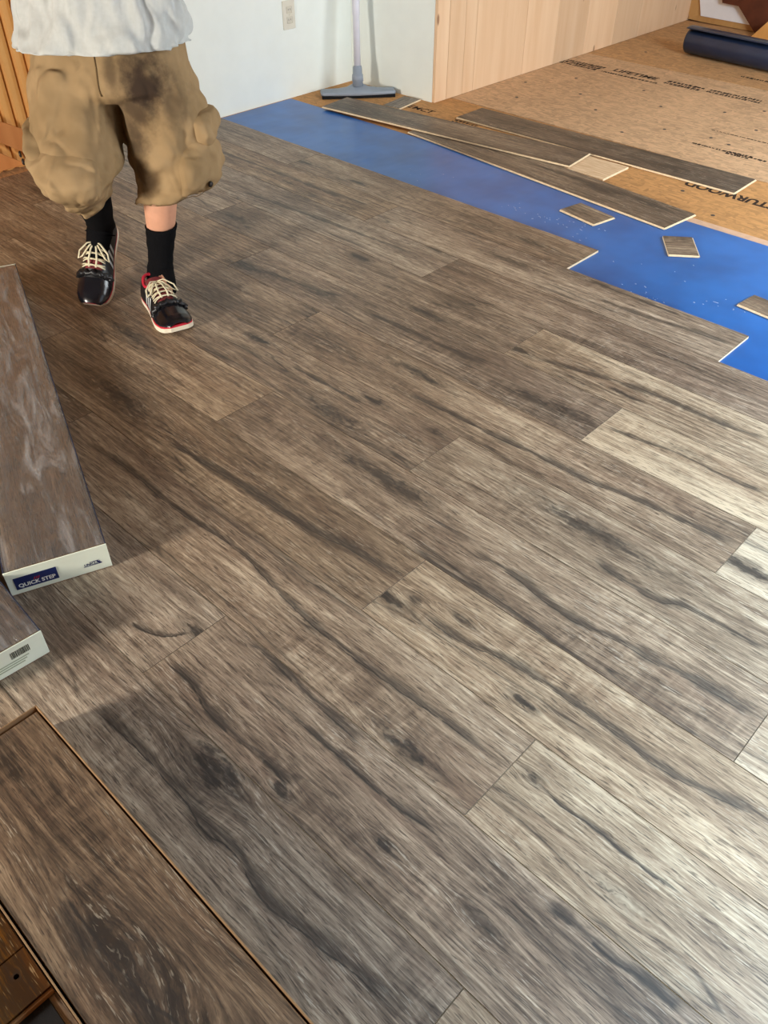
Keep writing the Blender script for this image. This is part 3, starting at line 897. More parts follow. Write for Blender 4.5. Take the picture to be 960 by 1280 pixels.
link('cut_edge', box_mesh('cut_edge', 0.0822, 0.088, -0.16, 0.030, 0.0032, 0.012, 0.001, 1), e, (HDF_DARK,))

# ---- cartons of planks
CARD_W = plain('carton_pale', (238, 245, 226), 0.6, 0.3, 0.04, 14)
CARD_N = plain('carton_navy', (36, 46, 72), 0.5, 0.4, 0.1, 30)
CARD_B = plain('carton_brown', (150, 118, 84), 0.8, 0.2, 0.1, 60)
NAVY = plain('logo_navy', (26, 40, 92), 0.5, 0.4, 0.04)
WPRINT = plain('logo_white', (236, 238, 232), 0.5, 0.4, 0.02)
REDP = plain('logo_red', (190, 40, 48), 0.5, 0.4, 0.02)
BARS = plain('barcode_ink', (52, 58, 50), 0.7, 0.2, 0.1)
GREYP = plain('print_grey', (176, 186, 160), 0.7, 0.2, 0.1)
def film_mat():
    m, nt, b = new_mat('clear_film')
    m.node_tree.nodes.remove(b)
    tr = nt.node('ShaderNodeBsdfTransparent')
    gl = nt.node('ShaderNodeBsdfGlossy')
    gl.inputs['Roughness'].default_value = 0.16
    gl.inputs['Color'].default_value = (1, 1, 1, 1)
    df = nt.node('ShaderNodeBsdfDiffuse')
    df.inputs['Color'].default_value = (.9, .88, .88, 1)
    o = nt.xyz(nt.obj())
    wr = nt.noise(nt.vec(nt.mul(o[0], 5), nt.mul(o[1], 26), 0.0), 1, 4, 0.6, 1.2)
    bp = nt.bump(wr, 0.9, 0.012)
    nt.put(gl.inputs['Normal'], bp)
    m1 = nt.node('ShaderNodeMixShader')
    fr = nt.node('ShaderNodeFresnel'); fr.inputs[0].default_value = 1.45
    nt.put(fr.inputs['Normal'], bp)
    nt.put(m1.inputs[0], nt.m('ADD', nt.mul(fr.outputs[0], 1.3), 0.03, clamp=True))
    nt.put(m1.inputs[1], tr.outputs[0]); nt.put(m1.inputs[2], gl.outputs[0])
    m2 = nt.node('ShaderNodeMixShader')
    nt.put(m2.inputs[0], nt.rng(wr, 0.45, 0.75, 0.08, 0.30))
    nt.put(m2.inputs[1], m1.outputs[0]); nt.put(m2.inputs[2], df.outputs[0])
    out = [n for n in m.node_tree.nodes if n.type == 'OUTPUT_MATERIAL'][0]
    nt.put(out.inputs['Surface'], m2.outputs[0])
    return m
FILM = film_mat()

def carton(loc, rotz, L, Wd, Ht, label, seed, front, film=True, lip=0.004, tone=0.0, cracks=(), knots=(), warm=0.4, vivid=1.1, cs=None, ce=None):
    """origin: bottom centre of the front end; the carton runs along +X away from it; front end faces -X."""
    e = empty('plank_carton', loc, (0, 0, rotz))
    tag(e, label, 'carton', 'cartons of laminate planks')
    t = 0.0025
    link('base', box_mesh('base', 0, L, -Wd / 2, Wd / 2, 0.0002, 0.002), e, (CARD_B,))
    for s in (-1, 1):
        y0, y1 = sorted((s * Wd / 2, s * (Wd / 2 - t)))
        link('side_panel', box_mesh('side_panel', t, L - t, y0, y1, 0.002, Ht, 0.0006, 1), e, (cs or CARD_N,))
    fe = link('end_panel', box_mesh('end_panel', 0, t, -Wd / 2, Wd / 2, 0.0005, Ht - 0.001, 0.0006, 1), e, (ce or CARD_W,))
    link('end_panel', box_mesh('end_panel', L - t, L, -Wd / 2, Wd / 2, 0.0005, Ht, 0.0006, 1), e, (ce or CARD_W,))
    # planks inside: the top one is seen, the rest of the stack lies below it
    mt = wood_mat('laminate_print_carton', seed, tone, warm, vivid, cracks, knots, rough=0.5)
    pm = plank_mesh('plank', PL, PW - 0.001, tongue=False)
    for q in range(6):
        o = link('plank', pm if q else pm, e, (), (L / 2, 0, Ht - lip - q * 0.0088))
    pm.materials.append(mt); pm.materials.append(HDF_DARK); pm.materials.append(HDF_DARK)
    if film:
        NX, NYY = 70, 22
        vs, fs = [], []
        rr = random.Random(int(seed * 10))
        for i in range(NX + 1):
            for j in range(NYY + 1):
                x = 0.004 + (L - 0.008) * i / NX
                y = -Wd / 2 + 0.001 + (Wd - 0.002) * j / NYY
                z = Ht + 0.0012 + 0.0035 * abs(noise.noise(Vector((x * 7, y * 30, seed)))) + 0.004 * abs(noise.noise(Vector((x * 18 + y * 25, y * 18 - x * 10, seed))))
                ed = min(j, NYY - j, i, NX - i)
                if ed == 0:
                    z = Ht - 0.0005
                vs.append((x, y, z))
        for i in range(NX):
            for j in range(NYY):
                a = i * (NYY + 1) + j
                fs.append([a, a + NYY + 1, a + NYY + 2, a + 1])
        link('shrink_film', mesh('shrink_film', vs, fs, True), e, (FILM,))
    front(fe, Wd, Ht)
    return e

RF = Matrix(((0, 0, -1, 0), (-1, 0, 0, 0), (0, 1, 0, 0), (0, 0, 0, 1)))   # print plane: x right, y up, facing -X
def on_face(o, y, z, off):
    o.matrix_local = Matrix.Translation(Vector((-off, y, z))) @ RF
def quad(name, w, h, skew=0.0):
    return mesh(name, [(-w / 2, -h / 2, 0), (w / 2, -h / 2, 0), (w / 2 + skew, h / 2, 0), (-w / 2 + skew, h / 2, 0)], [[0, 1, 2, 3]])

def front_logo(fe, Wd, Ht):
    # seen from the front: local +y is on the viewer's left
    lg = link('brand_panel', box_mesh('brand_panel', -0.0405, 0.0405, -0.0155, 0.0155, 0.0, 0.0006), fe, (NAVY,))
    on_face(lg, 0.045, Ht * 0.44, 0.0002)
    tx = link('lettering', text_mesh('lettering', 'QUICK STEP', 0.0128, 0, 0.0004), lg, (WPRINT,), (0, -0.0065, 0.0008))
    for k in range(3):
        link('red_stroke', quad('red_stroke', 0.0016, 0.006, 0.003), lg, (REDP,), (-0.004 + k * 0.004, 0.0035, 0.0008))
    mk = link('small_mark', text_mesh('small_mark', 'UNICLIC', 0.0082, 0.2, 0.0003), fe, (NAVY,))
    on_face(mk, -0.062, Ht * 0.36, 0.0004)
    ar = link('mark_swoosh', mesh('mark_swoosh', [(-0.017, -0.0048, 0), (0.017, -0.0048, 0), (0.020, -0.0036, 0), (0.012, 0.0048, 0), (0.017, 0.0060, 0), (-0.005, 0.0056, 0), (-0.004, 0.0044, 0), (0.010, 0.0040, 0), (0.0135, -0.0030, 0), (-0.017, -0.0036, 0)],
              [[0, 1, 2, 8, 9], [2, 3, 7, 8], [3, 4, 5, 6, 7]]), fe, (NAVY,))
    on_face(ar, -0.062, Ht * 0.36, 0.0004)

def front_barcode(fe, Wd, Ht):
    rr = random.Random(3)
    x = 0.0
    vs, fs = [], []
    while x < 0.034:
        w_ = rr.choice((0.0006, 0.001, 0.0016))
        n = len(vs)
        vs += [(x, -0.008, 0), (x + w_, -0.008, 0), (x + w_, 0.008, 0), (x, 0.008, 0)]
        fs.append([n, n + 1, n + 2, n + 3])
        x += w_ + rr.choice((0.0006, 0.001))
    bc = link('barcode', mesh('barcode', vs, fs), fe, (BARS,))
    bc['kind'] = 'stuff'
    on_face(bc, -0.035, Ht * 0.66, 0.0004)
    for q in range(3):
        ln = link('print_line', quad('print_line', 0.090 - q * 0.01, 0.003), fe, (GREYP,))
        on_face(ln, -0.020, Ht * (0.42 - q * 0.09), 0.0004)

# carton 1 : rotated, with lettering on its near end
d1 = Vector((-0.934, 0.357, 0)).normalized()
r1 = math.atan2(d1.y, d1.x)
c1 = Vector((-1.257, 0.020, 0.0005))
carton(c1, r1, 1.392, 0.197, 0.064, 'open carton of film-wrapped planks whose pale end has a navy lettered panel', 21.0, front_logo,
       tone=0.20, warm=0.9, vivid=0.9)
# carton 2 : mostly out of the picture at the left
carton(Vector((-1.118, -0.190, 0.0005)), math.radians(177.0), 1.392, 0.197, 0.062, 'film-wrapped plank carton at the left edge with a barcode on its end', 31.0, front_barcode,
       tone=0.14, warm=0.7, vivid=0.9)
# carton 3 : nearest, opened, planks bare
carton(Vector((0.430, -0.279, 0.0005)), PI, 1.40, 0.200, 0.066, 'nearest open carton of bare dark planks in the lower left corner', 17.0, lambda *a: None, film=False, lip=0.0035, cs=CARD_B, ce=CARD_B,
       tone=-0.16, warm=0.35, vivid=1.0, cracks=[([(-.05, .0), (.1, .01), (.25, .03), (.4, .03)], .004, .03)], knots=[(.22, .02, .12, .035, .55), (.05, -.03, .07, .03, .4)])

# ================================================================== THE PERSON
person = empty('person', (-2.18985, 0.89152, 0.0), (0, 0, YAW))     # local -Y faces the viewer
tag(person, 'person in beige cargo shorts and grey shirt walking across the floor', 'person')
SKIN = plain('skin', (214, 158, 128), 0.55, 0.35, 0.06, 25)
SOCK = plain('sock_black', (17, 17, 19), 0.95, 0.1, 0.25, 220, 0.3)
SHIRTM, nt, b = new_mat('shirt_grey')
o = nt.obj(); ox = nt.xyz(o)
wv_ = nt.noise(nt.vec(nt.mul(ox[0], 10), nt.mul(ox[1], 10), nt.mul(ox[2], 6)), 1, 1, 0.4, 0.7)
nt.put(b.inputs['Base Color'], nt.mix(nt.noise(o, 90, 2), s2l(186, 190, 186), s2l(202, 206, 204)))
nt.put(b.inputs['Normal'], nt.bump(nt.rng(nt.m('ABSOLUTE', nt.sub(wv_, 0.5)), 0.0, 0.25), 0.5, 0.014))
b.inputs['Roughness'].default_value = 0.95
b.inputs['Specular IOR Level'].default_value = 0.1

# body: one continuous skinned surface
bv, be, br = [], [], []
def V(x, y, z, r, prev=None):
    bv.append((x, y, z)); br.append(r if isinstance(r, tuple) else (r, r))
    i = len(bv) - 1
    if prev is not None:
        be.append((prev, i))
    return i
pel = V(0.0, 0.02, 0.66, (0.115, 0.09))
waist = V(0.0, 0.025, 0.78, (0.11, 0.085), pel)
chest = V(0.0, 0.02, 0.93, (0.12, 0.09), waist)
neckb = V(0.0, 0.01, 1.05, (0.06, 0.06), chest)
neck = V(0.0, 0.0, 1.10, (0.042, 0.045), neckb)
hb = V(0.0, -0.01, 1.16, (0.062, 0.075), neck)
hm = V(0.0, -0.005, 1.23, (0.068, 0.085), hb)
V(0.0, 0.0, 1.29, (0.05, 0.06), hm)
for s in (-1, 1):
    sh = V(s * 0.15, 0.015, 1.015, 0.05, chest)
    el = V(s * 0.245, 0.02, 0.875, 0.036, sh)
    wr = V(s * 0.12, -0.19, 0.93, 0.024, el)
    pa = V(s * 0.085, -0.235, 0.94, (0.030, 0.016), wr)
    for f_, ln in ((-0.022, .045), (-0.007, .055), (0.008, .052), (0.022, .040)):
        a1 = V(s * 0.070, -0.258, 0.94 + f_, 0.0085, pa)
        a2 = V(s * 0.045, -0.258 - ln * .4, 0.938 + f_, 0.0075, a1)
        V(s * 0.025, -0.250 - ln * .2, 0.935 + f_, 0.0065, a2)
    t1 = V(s * 0.085, -0.225, 0.972, 0.0095, wr)
    V(s * 0.062, -0.245, 0.985, 0.0075, t1)
# standing leg (image right)
h1 = V(0.085, 0.005, 0.60, 0.080, pel)
k1 = V(0.078, -0.030, 0.345, 0.054, h1)
q1 = V(0.064, -0.032, 0.262, 0.051, k1)
q1 = V(0.052, -0.032, 0.180, 0.041, q1)
a1 = V(0.036, -0.040, 0.080, 0.028, q1)
V(0.075, -0.16, 0.042, (0.026, 0.014), a1)
# stepping leg (image left)
h2 = V(-0.095, -0.01, 0.60, 0.080, pel)
k2 = V(-0.085, -0.175, 0.415, 0.052, h2)
q2 = V(-0.110, -0.080, 0.300, 0.046, k2)
a2 = V(-0.133, 0.015, 0.205, 0.028, q2)
V(-0.152, -0.055, 0.105, (0.026, 0.014), a2)
me = bpy.data.meshes.new('body')
me.from_pydata(bv, be, [])
body = link('body', me, person, (SKIN,))
sk = body.modifiers.new('skin', 'SKIN')
for i, r in enumerate(br):
    me.skin_vertices[0].data[i].radius = r
    me.skin_vertices[0].data[i].use_root = (i == pel)
sk.use_smooth_shade = True
ss = body.modifiers.new('sub', 'SUBSURF'); ss.levels = 2; ss.render_levels = 2

# lofted garments: rings (cx, cy, cz, half width, half depth[, tilt])
def catmull(p0, p1, p2, p3, t):
    return tuple(0.5 * ((2 * b_) + (-a_ + c_) * t + (2 * a_ - 5 * b_ + 4 * c_ - d_) * t * t + (-a_ + 3 * b_ - 3 * c_ + d_) * t ** 3) for a_, b_, c_, d_ in zip(p0, p1, p2, p3))
def ring_at(rings, t):
    n = len(rings) - 1
    f_ = min(max(t * n, 0), n - 1e-6)
    i = int(f_)
    g = lambda q: rings[min(max(q, 0), n)]
    return catmull(g(i - 1), g(i), g(i + 1), g(i + 2), f_ - i)
def surf(rings, t, th, fold=None, off=0.0, pw=0.88):
    r = ring_at(rings, t)
    c_, s_ = math.cos(th), math.sin(th)
    cx = math.copysign(abs(c_) ** pw, c_); sy = math.copysign(abs(s_) ** pw, s_)
    f_ = off + (fold(t, th) if fold else 0.0)
    tilt = r[5] if len(r) > 5 else 0.0
    return Vector((r[0] + cx * (r[3] + f_), r[1] + sy * (r[4] + f_), r[2] + tilt * cx))
def loft(name, rings, nt_, nth, fold=None, t0=0.0, t1=1.0, cap0=True, cap1=True, lip=0.0, pw=0.88):
    vs, fs = [], []
    rows = []
    for i in range(nt_ + 1):
        t = t0 + (t1 - t0) * i / nt_
        rows.append([surf(rings, t, 2 * PI * k / nth, fold, pw=pw) for k in range(nth)])
    if lip:
        last = rows[-1]
        c_ = sum(last, Vector()) / nth
        rows.append([c_ + (p - c_) * 0.93 + Vector((0, 0, 0.002)) for p in last])
        rows.append([c_ + (p - c_) * 0.90 + Vector((0, 0, lip)) for p in last])
    for r_ in rows:
        vs += r_
    for i in range(len(rows) - 1):
        for k in range(nth):
            k2_ = (k + 1) % nth
            fs.append([i * nth + k, i * nth + k2_, (i + 1) * nth + k2_, (i + 1) * nth + k])
    if cap0:
        fs.append(list(range(nth))[::-1])
    if cap1:
        fs.append([(len(rows) - 1) * nth + k for k in range(nth)])
    return mesh(name, vs, fs, True)

HIP = [(0.000, .020, .790, .180, .120), (-.001, .020, .725, .190, .128), (-.006, .010, .672, .200, .134), (-.008, .000, .617, .208, .136), (-.004, -.006, .590, .208, .130), (0.0, -.008, .565, .17, .10)]
LEG_L = [(-0.098, -0.005, 0.650, 0.095, 0.120), (-0.103, -0.020, 0.602, 0.119, 0.122), (-0.111, -0.050, 0.551, 0.108, 0.122), (-0.108, -0.085, 0.503, 0.110, 0.124), (-0.097, -0.130, 0.461, 0.111, 0.128), (-0.090, -0.165, 0.426, 0.100, 0.128), (-0.092, -0.175, 0.392, 0.082, 0.118), (-0.092, -0.168, 0.362, 0.070, 0.098), (-0.098, -0.158, 0.338, 0.054, 0.080), (-0.103, -0.150, 0.316, 0.040, 0.062), (-0.106, -0.146, 0.296, 0.028, 0.046)]
LEG_R = [(0.085, 0.010, 0.650, 0.095, 0.120, 0.000), (0.090, 0.010, 0.595, 0.115, 0.120, 0.000), (0.111, 0.000, 0.538, 0.113, 0.125, 0.000), (0.122, -0.010, 0.479, 0.116, 0.126, 0.000), (0.127, -0.020, 0.418, 0.117, 0.126, 0.004), (0.131, -0.028, 0.367, 0.111, 0.120, 0.012), (0.122, -0.035, 0.334, 0.112, 0.114, 0.018), (0.120, -0.035, 0.316, 0.106, 0.112, 0.020)]
def fold_l(t, th):
    p = Vector((math.cos(th) * 1.6, math.sin(th) * 1.6, t * 5.0))
    f_ = 0.013 * noise.noise(p * 1.1 + Vector((3, 1, 7))) + 0.011 * noise.noise(p * 2.3 + Vector((9, 4, 2)))
    f_ += 0.009 * math.sin(t * 24 + th * 3.0 + 1.0) * max(0, t - 0.35) * 1.6
    return f_
def fold_r(t, th):
    p = Vector((math.cos(th) * 1.6, math.sin(th) * 1.6, t * 4.5))
    f_ = 0.012 * noise.noise(p * 1.2 + Vector((13, 5, 1))) + 0.011 * noise.noise(p * 2.6 + Vector((2, 8, 5)))
    f_ += 0.010 * math.sin(th * 6 + t * 12) * max(0, t - 0.4) * 1.3
    return f_
# canvas with dirt stains
m, nt, b = new_mat('shorts_canvas')
o = nt.obj(); ox = nt.xyz(o)
base = nt.mix(nt.rng(nt.noise(o, 9, 3, 0.6), 0.3, 0.7), s2l(146, 122, 88), s2l(164, 138, 102))
def blob(cx, cz, rx, rz, st):
    dx = nt.m('DIVIDE', nt.sub(ox[0], cx), rx); dz = nt.m('DIVIDE', nt.sub(ox[2], cz), rz)
    r = nt.m('SQRT', nt.add(nt.mul(dx, dx), nt.mul(dz, dz)))
    r = nt.add(r, nt.mul(nt.sub(nt.noise(o, 16, 4, 0.65), 0.5), 1.5))
    return nt.mul(nt.rng(r, 1.2, 0.15), st)
st = blob(.10, .61, .085, .11, .95)
for a in ((.050, .50, .045, .11, .80), (.055, .40, .035, .08, .70), (.07, .55, .08, .06, .8), (.16, .56, .05, .07, .55), (.03, .64, .025, .06, .6)):
    st = nt.maxi(st, blob(*a))
front_only = nt.rng(ox[1], 0.03, -0.03)
st = nt.mul(st, front_only)
nt.put(b.inputs['Base Color'], nt.mix(st, base, s2l(50, 38, 32)))
wv_ = nt.noise(nt.vec(nt.mul(ox[0], 11), nt.mul(ox[1], 11), nt.mul(ox[2], 8)), 1, 1, 0.4, 0.8)
rdg = nt.m('ABSOLUTE', nt.sub(wv_, 0.5))
nt.put(b.inputs['Normal'], nt.bump(nt.add(nt.rng(rdg, 0.0, 0.22), nt.mul(nt.noise(o, 420, 2, 0.5), 0.03)), 0.55, 0.010))
b.inputs['Roughness'].default_value = 0.9
b.inputs['Specular IOR Level'].default_value = 0.15
CANVAS = m
SEAM = plain('shorts_stitch_dark', (112, 90, 62), 0.95, 0.1)

parts = [loft('h', HIP, 20, 64, None), loft('l', LEG_L, 60, 72, fold_l, lip=0.03), loft('r', LEG_R, 60, 72, fold_r, lip=0.03)]
bm = bmesh.new()
for p_ in parts:
    bm.from_mesh(p_)
me = bpy.data.meshes.new('shorts')
bm.to_mesh(me); bm.free()
for p_ in me.polygons:
    p_.use_smooth = True
shorts = link('shorts', me, person, (CANVAS,))
rm = shorts.modifiers.new('remesh', 'REMESH'); rm.mode = 'VOXEL'; rm.voxel_size = 0.006; rm.use_smooth_shade = True
smo = shorts.modifiers.new('smooth', 'SMOOTH'); smo.factor = 0.5; smo.iterations = 5

def patch(name, rings, t0, t1, a0, a1, fold, thick, bulge, parent, mt, nx=20, ny=20, ease=0.18, sk=0.0):
    """a sewn-on pocket or flap: a padded patch that follows the cloth under it."""
    vs, fs = [], []
    for i in range(ny + 1):
        for j in range(nx + 1):
            u, v = j / nx, i / ny
            e_ = 1 - (abs(2 * u - 1) ** 3.2 + abs(2 * v - 1) ** 3.2) ** (1 / 3.2)
            k = min(1.0, max(0.0, e_) / 0.34)
            k = math.sin(k * PI / 2)
            t = t0 + (t1 - t0) * v + sk * (u - .5)
            th = a0 + (a1 - a0) * u
            lump = 0.006 * noise.noise(Vector((u * 4, v * 4, t0 * 10))) * k
            vs.append(surf(rings, t, th, fold, -0.010 + (0.010 + thick) * min(1, k * 2.2) + bulge * k * math.sin(PI * min(1, v * .9 + .1)) + lump))
    for i in range(ny):
        for j in range(nx):
            a = i * (nx + 1) + j
            fs.append([a, a + 1, a + nx + 2, a + nx + 1])
    me = mesh(name, vs, fs, True)
    bm = bmesh.new(); bm.from_mesh(me)
    bmesh.ops.recalc_face_normals(bm, faces=bm.faces[:])
    bm.to_mesh(me); bm.free()
    return link(name, me, parent, (mt,))
A = math.radians
# image-left leg: big pocket on the outer front and its flap
p1 = patch('cargo_pocket', LEG_L, .34, .74, A(186), A(322), fold_l, .003, .016, shorts, CANVAS)
patch('pocket_flap', LEG_L, .25, .40, A(172), A(236), fold_l, .006, .008, shorts, CANVAS, sk=.05)
# image-right leg: pocket on the outer side, flap standing proud
p2 = patch('cargo_pocket', LEG_R, .44, .95, A(-78), A(28), fold_r, .003, .014, shorts, CANVAS)
patch('pocket_flap', LEG_R, .30, .50, A(-42), A(30), fold_r, .010, .014, shorts, CANVAS)
def seam(rings, fold, pts, r=0.0018, off=0.012):
    ps = []
    for i in range(len(pts) - 1):
        for q in range(6):
            s_ = q / 6
            t = pts[i][0] * (1 - s_) + pts[i + 1][0] * s_
            a = pts[i][1] * (1 - s_) + pts[i + 1][1] * s_
            ps.append(surf(rings, t, A(a), fold, off))
    link('seam', tube_mesh('seam', ps, r, 6), shorts, (SEAM,))
BTN = plain('button_dark', (40, 32, 26), 0.5)
for t, a in ((.385, 200), (.43, 196), (.80, -30)):
    rg, fd = (LEG_L, fold_l) if a > 0 else (LEG_R, fold_r)
    c_ = surf(rg, t, A(a), fd, .022)
    n_ = (surf(rg, t, A(a), fd, .03) - c_).normalized()
    link('button', tube_mesh('button', [c_ - n_ * .004, c_, c_ + n_ * .002], [.008, .008, .005], 12), shorts, (BTN,))
# hem stitching and fly seam
seam(LEG_R, fold_r, [(.955, -178), (.96, -130), (.96, -80), (.96, -30), (.96, 0)], .0010, .0015)
seam(HIP, None, [(.25, 269), (.45, 270), (.62, 270), (.80, 270)], .0016, .001)

# shirt
SH_ = [(-.020, .000, .690, .219, .150), (-.019, .000, .700, .219, .151), (-.012, .010, .736, .214, .148), (-.006, .020, .785, .207, .142), (0, .02, .87, .19, .130), (0, .02, .95, .182, .118), (0, .02, 1.01, .165, .100), (0, .012, 1.055, .105, .078), (0, .005, 1.085, .062, .062)]
def fold_s(t, th):
    p = Vector((math.cos(th) * 3.2, math.sin(th) * 3.2, t * 3.0))
    k = 1.0 if t < .6 else max(0, (1 - t) / .4)
    return (0.022 * noise.noise(p + Vector((1, 4, 2))) + 0.016 * noise.noise(Vector((math.cos(th) * 7 + t * 6, math.sin(th) * 7, t * 2.2)))) * k
me = loft('shirt', SH_, 60, 120, fold_s, cap0=False, cap1=False)
shirt = link('shirt', me, person, (SHIRTM,))
sd = shirt.modifiers.new('cloth', 'SOLIDIFY'); sd.thickness = 0.003; sd.offset = -1
for s in (-1, 1):
    ps = [(s * .135, .015, 1.03), (s * .175, .017, .995), (s * .21, .02, .94), (s * .225, .02, .915)]
    link('sleeve', tube_mesh('sleeve', ps, [.062, .062, .060, .062], 20, False), shirt, (SHIRTM,))
# hair, ears, nose and mouth of the head (above the picture)
HAIRM = plain('hair_brown', (70, 50, 36), 0.8, 0.3, 0.3, 90, 0.3)
vs, fs = [], []
NU, NV = 24, 12
for i in range(NV + 1):
    ph = (i / NV) * PI * 0.62
    for k in range(NU):
        th = 2 * PI * k / NU
        fr_ = max(0.0, -math.sin(th))
        ph2 = ph * (1 - 0.42 * fr_)
        r_ = 1.0 + 0.03 * noise.noise(Vector((th * 3, ph * 5, 1)))
        vs.append((.080 * r_ * math.sin(ph2) * math.cos(th), .012 + .097 * r_ * math.sin(ph2) * math.sin(th), 1.235 + .098 * r_ * math.cos(ph2)))
for i in range(NV):
    for k in range(NU):
        fs.append([i * NU + k, (i + 1) * NU + k, (i + 1) * NU + (k + 1) % NU, i * NU + (k + 1) % NU])
hr = link('hair', mesh('hair', vs, fs, True), person, (HAIRM,))
sd = hr.modifiers.new('t', 'SOLIDIFY'); sd.thickness = 0.008
EYE = plain('eye_dark', (40, 34, 30), 0.2, 0.5)
LIP = plain('lip', (186, 112, 100), 0.5)
link('nose', tube_mesh('nose', [(0, -.088, 1.225), (0, -.098, 1.205), (0, -.100, 1.195), (0, -.088, 1.188)], [.006, .010, .012, .008], 10), body, (SKIN,))
link('mouth', tube_mesh('mouth', [(-.022, -.076, 1.165), (-.010, -.084, 1.166), (.010, -.084, 1.166), (.022, -.076, 1.165)], .0045, 8), body, (LIP,))
for s in (-1, 1):
    link('eye', tube_mesh('eye', [(s * .028, -.078, 1.222), (s * .028, -.086, 1.222)], [.010, .006], 10), body, (EYE,))
    link('ear', tube_mesh('ear', [(s * .072, .01, 1.225), (s * .082, .016, 1.215), (s * .080, .014, 1.190), (s * .070, .008, 1.180)], [.008, .012, .010, .006], 10), body, (SKIN,))

# socks: sleeves round the shins
SOCK_R = [(.0585, -.035, .214, .0470, .0490), (.058, -.035, .206, .0455, .0475), (.050, -.035, .168, .0420, .0440), (.041, -.035, .118, .0375, .0400), (.033, -.038, .080, .0400, .0440), (.030, -.042, .050, .0420, .0520)]
def fold_k(t, th):
    return 0.0008 * math.sin(t * 40 + th)
sk_r = link('sock', loft('sock', SOCK_R, 30, 28, fold_k, cap0=False, cap1=False, pw=1.0), person, (SOCK,))
sk_l = link('sock', tube_mesh('sock', [(-.098, -.125, .355), (-.108, -.088, .310), (-.118, -.045, .262), (-.130, -.005, .220), (-.136, .014, .196), (-.141, .004, .172)], [.054, .052, .046, .040, .043, .044], 24), person, (SOCK,))
for s_ in (sk_r, sk_l):
    md = s_.modifiers.new('t', 'SOLIDIFY'); md.thickness = 0.002; md.offset = 1
for pts_, rd_ in (([(.034, -.030, .085), (.038, -.050, .066), (.052, -.085, .056), (.068, -.120, .048)], [.036, .038, .034, .026]),
                  ([(-.133, .015, .205), (-.140, -.002, .176), (-.147, -.025, .145), (-.153, -.05, .112)], [.037, .038, .034, .026])):
    link('sock_foot', tube_mesh('sock_foot', pts_, rd_, 20), sk_r if pts_[0][0] > 0 else sk_l, (SOCK,))

# shoes
BLK = plain('shoe_black', (22, 22, 25), 0.45, 0.5, 0.25, 60, 0.1)
BLKG = plain('shoe_toe_black', (18, 18, 24), 0.22, 0.6, 0.2, 40)
SOLE = plain('shoe_sole_cream', (228, 218, 196), 0.7, 0.3, 0.04)
RED = plain('shoe_red', (198, 44, 62), 0.6, 0.3, 0.06)
WST = plain('shoe_stripe_silver', (206, 210, 210), 0.4, 0.5, 0.04)
LACE = plain('lace_cream', (226, 216, 184), 0.85, 0.2, 0.06, 200)
TNG = plain('shoe_tongue', (120, 52, 54), 0.8, 0.2, 0.3, 60)
SHL = 0.272
SS = [0.0, 0.03, 0.10, 0.20, 0.32, 0.45, 0.58, 0.70, 0.80, 0.90, 0.96, 1.0]
SW = [.014, .025, .032, .034, .034, .037, .043, .0475, .0490, .0450, .0375, .0220]
SHT = [.060, .070, .076, .074, .072, .074, .066, .054, .047, .040, .033, .024]
def interp(xs_, ys_, x):
    for i in range(len(xs_) - 1):
        if x <= xs_[i + 1]:
            f_ = (x - xs_[i]) / (xs_[i + 1] - xs_[i])
            return ys_[i] * (1 - f_) + ys_[i + 1] * f_
    return ys_[-1]
def upper(s, a, off=0.0):
    """a: 0 (one side at the sole) .. pi (other side)."""
    w_, h_ = interp(SS, SW, s), interp(SS, SHT, s)
    pw = 0.72
    c_, s2 = math.cos(a), math.sin(a)
    x = math.copysign(abs(c_) ** pw, c_) * (w_ * (1 - 0.22 * s2) + off)
    z = .017 + (h_ - .017) * (abs(s2) ** 0.9) + off * s2
    return Vector((x, -s * SHL - (off if s > .97 else 0), z))
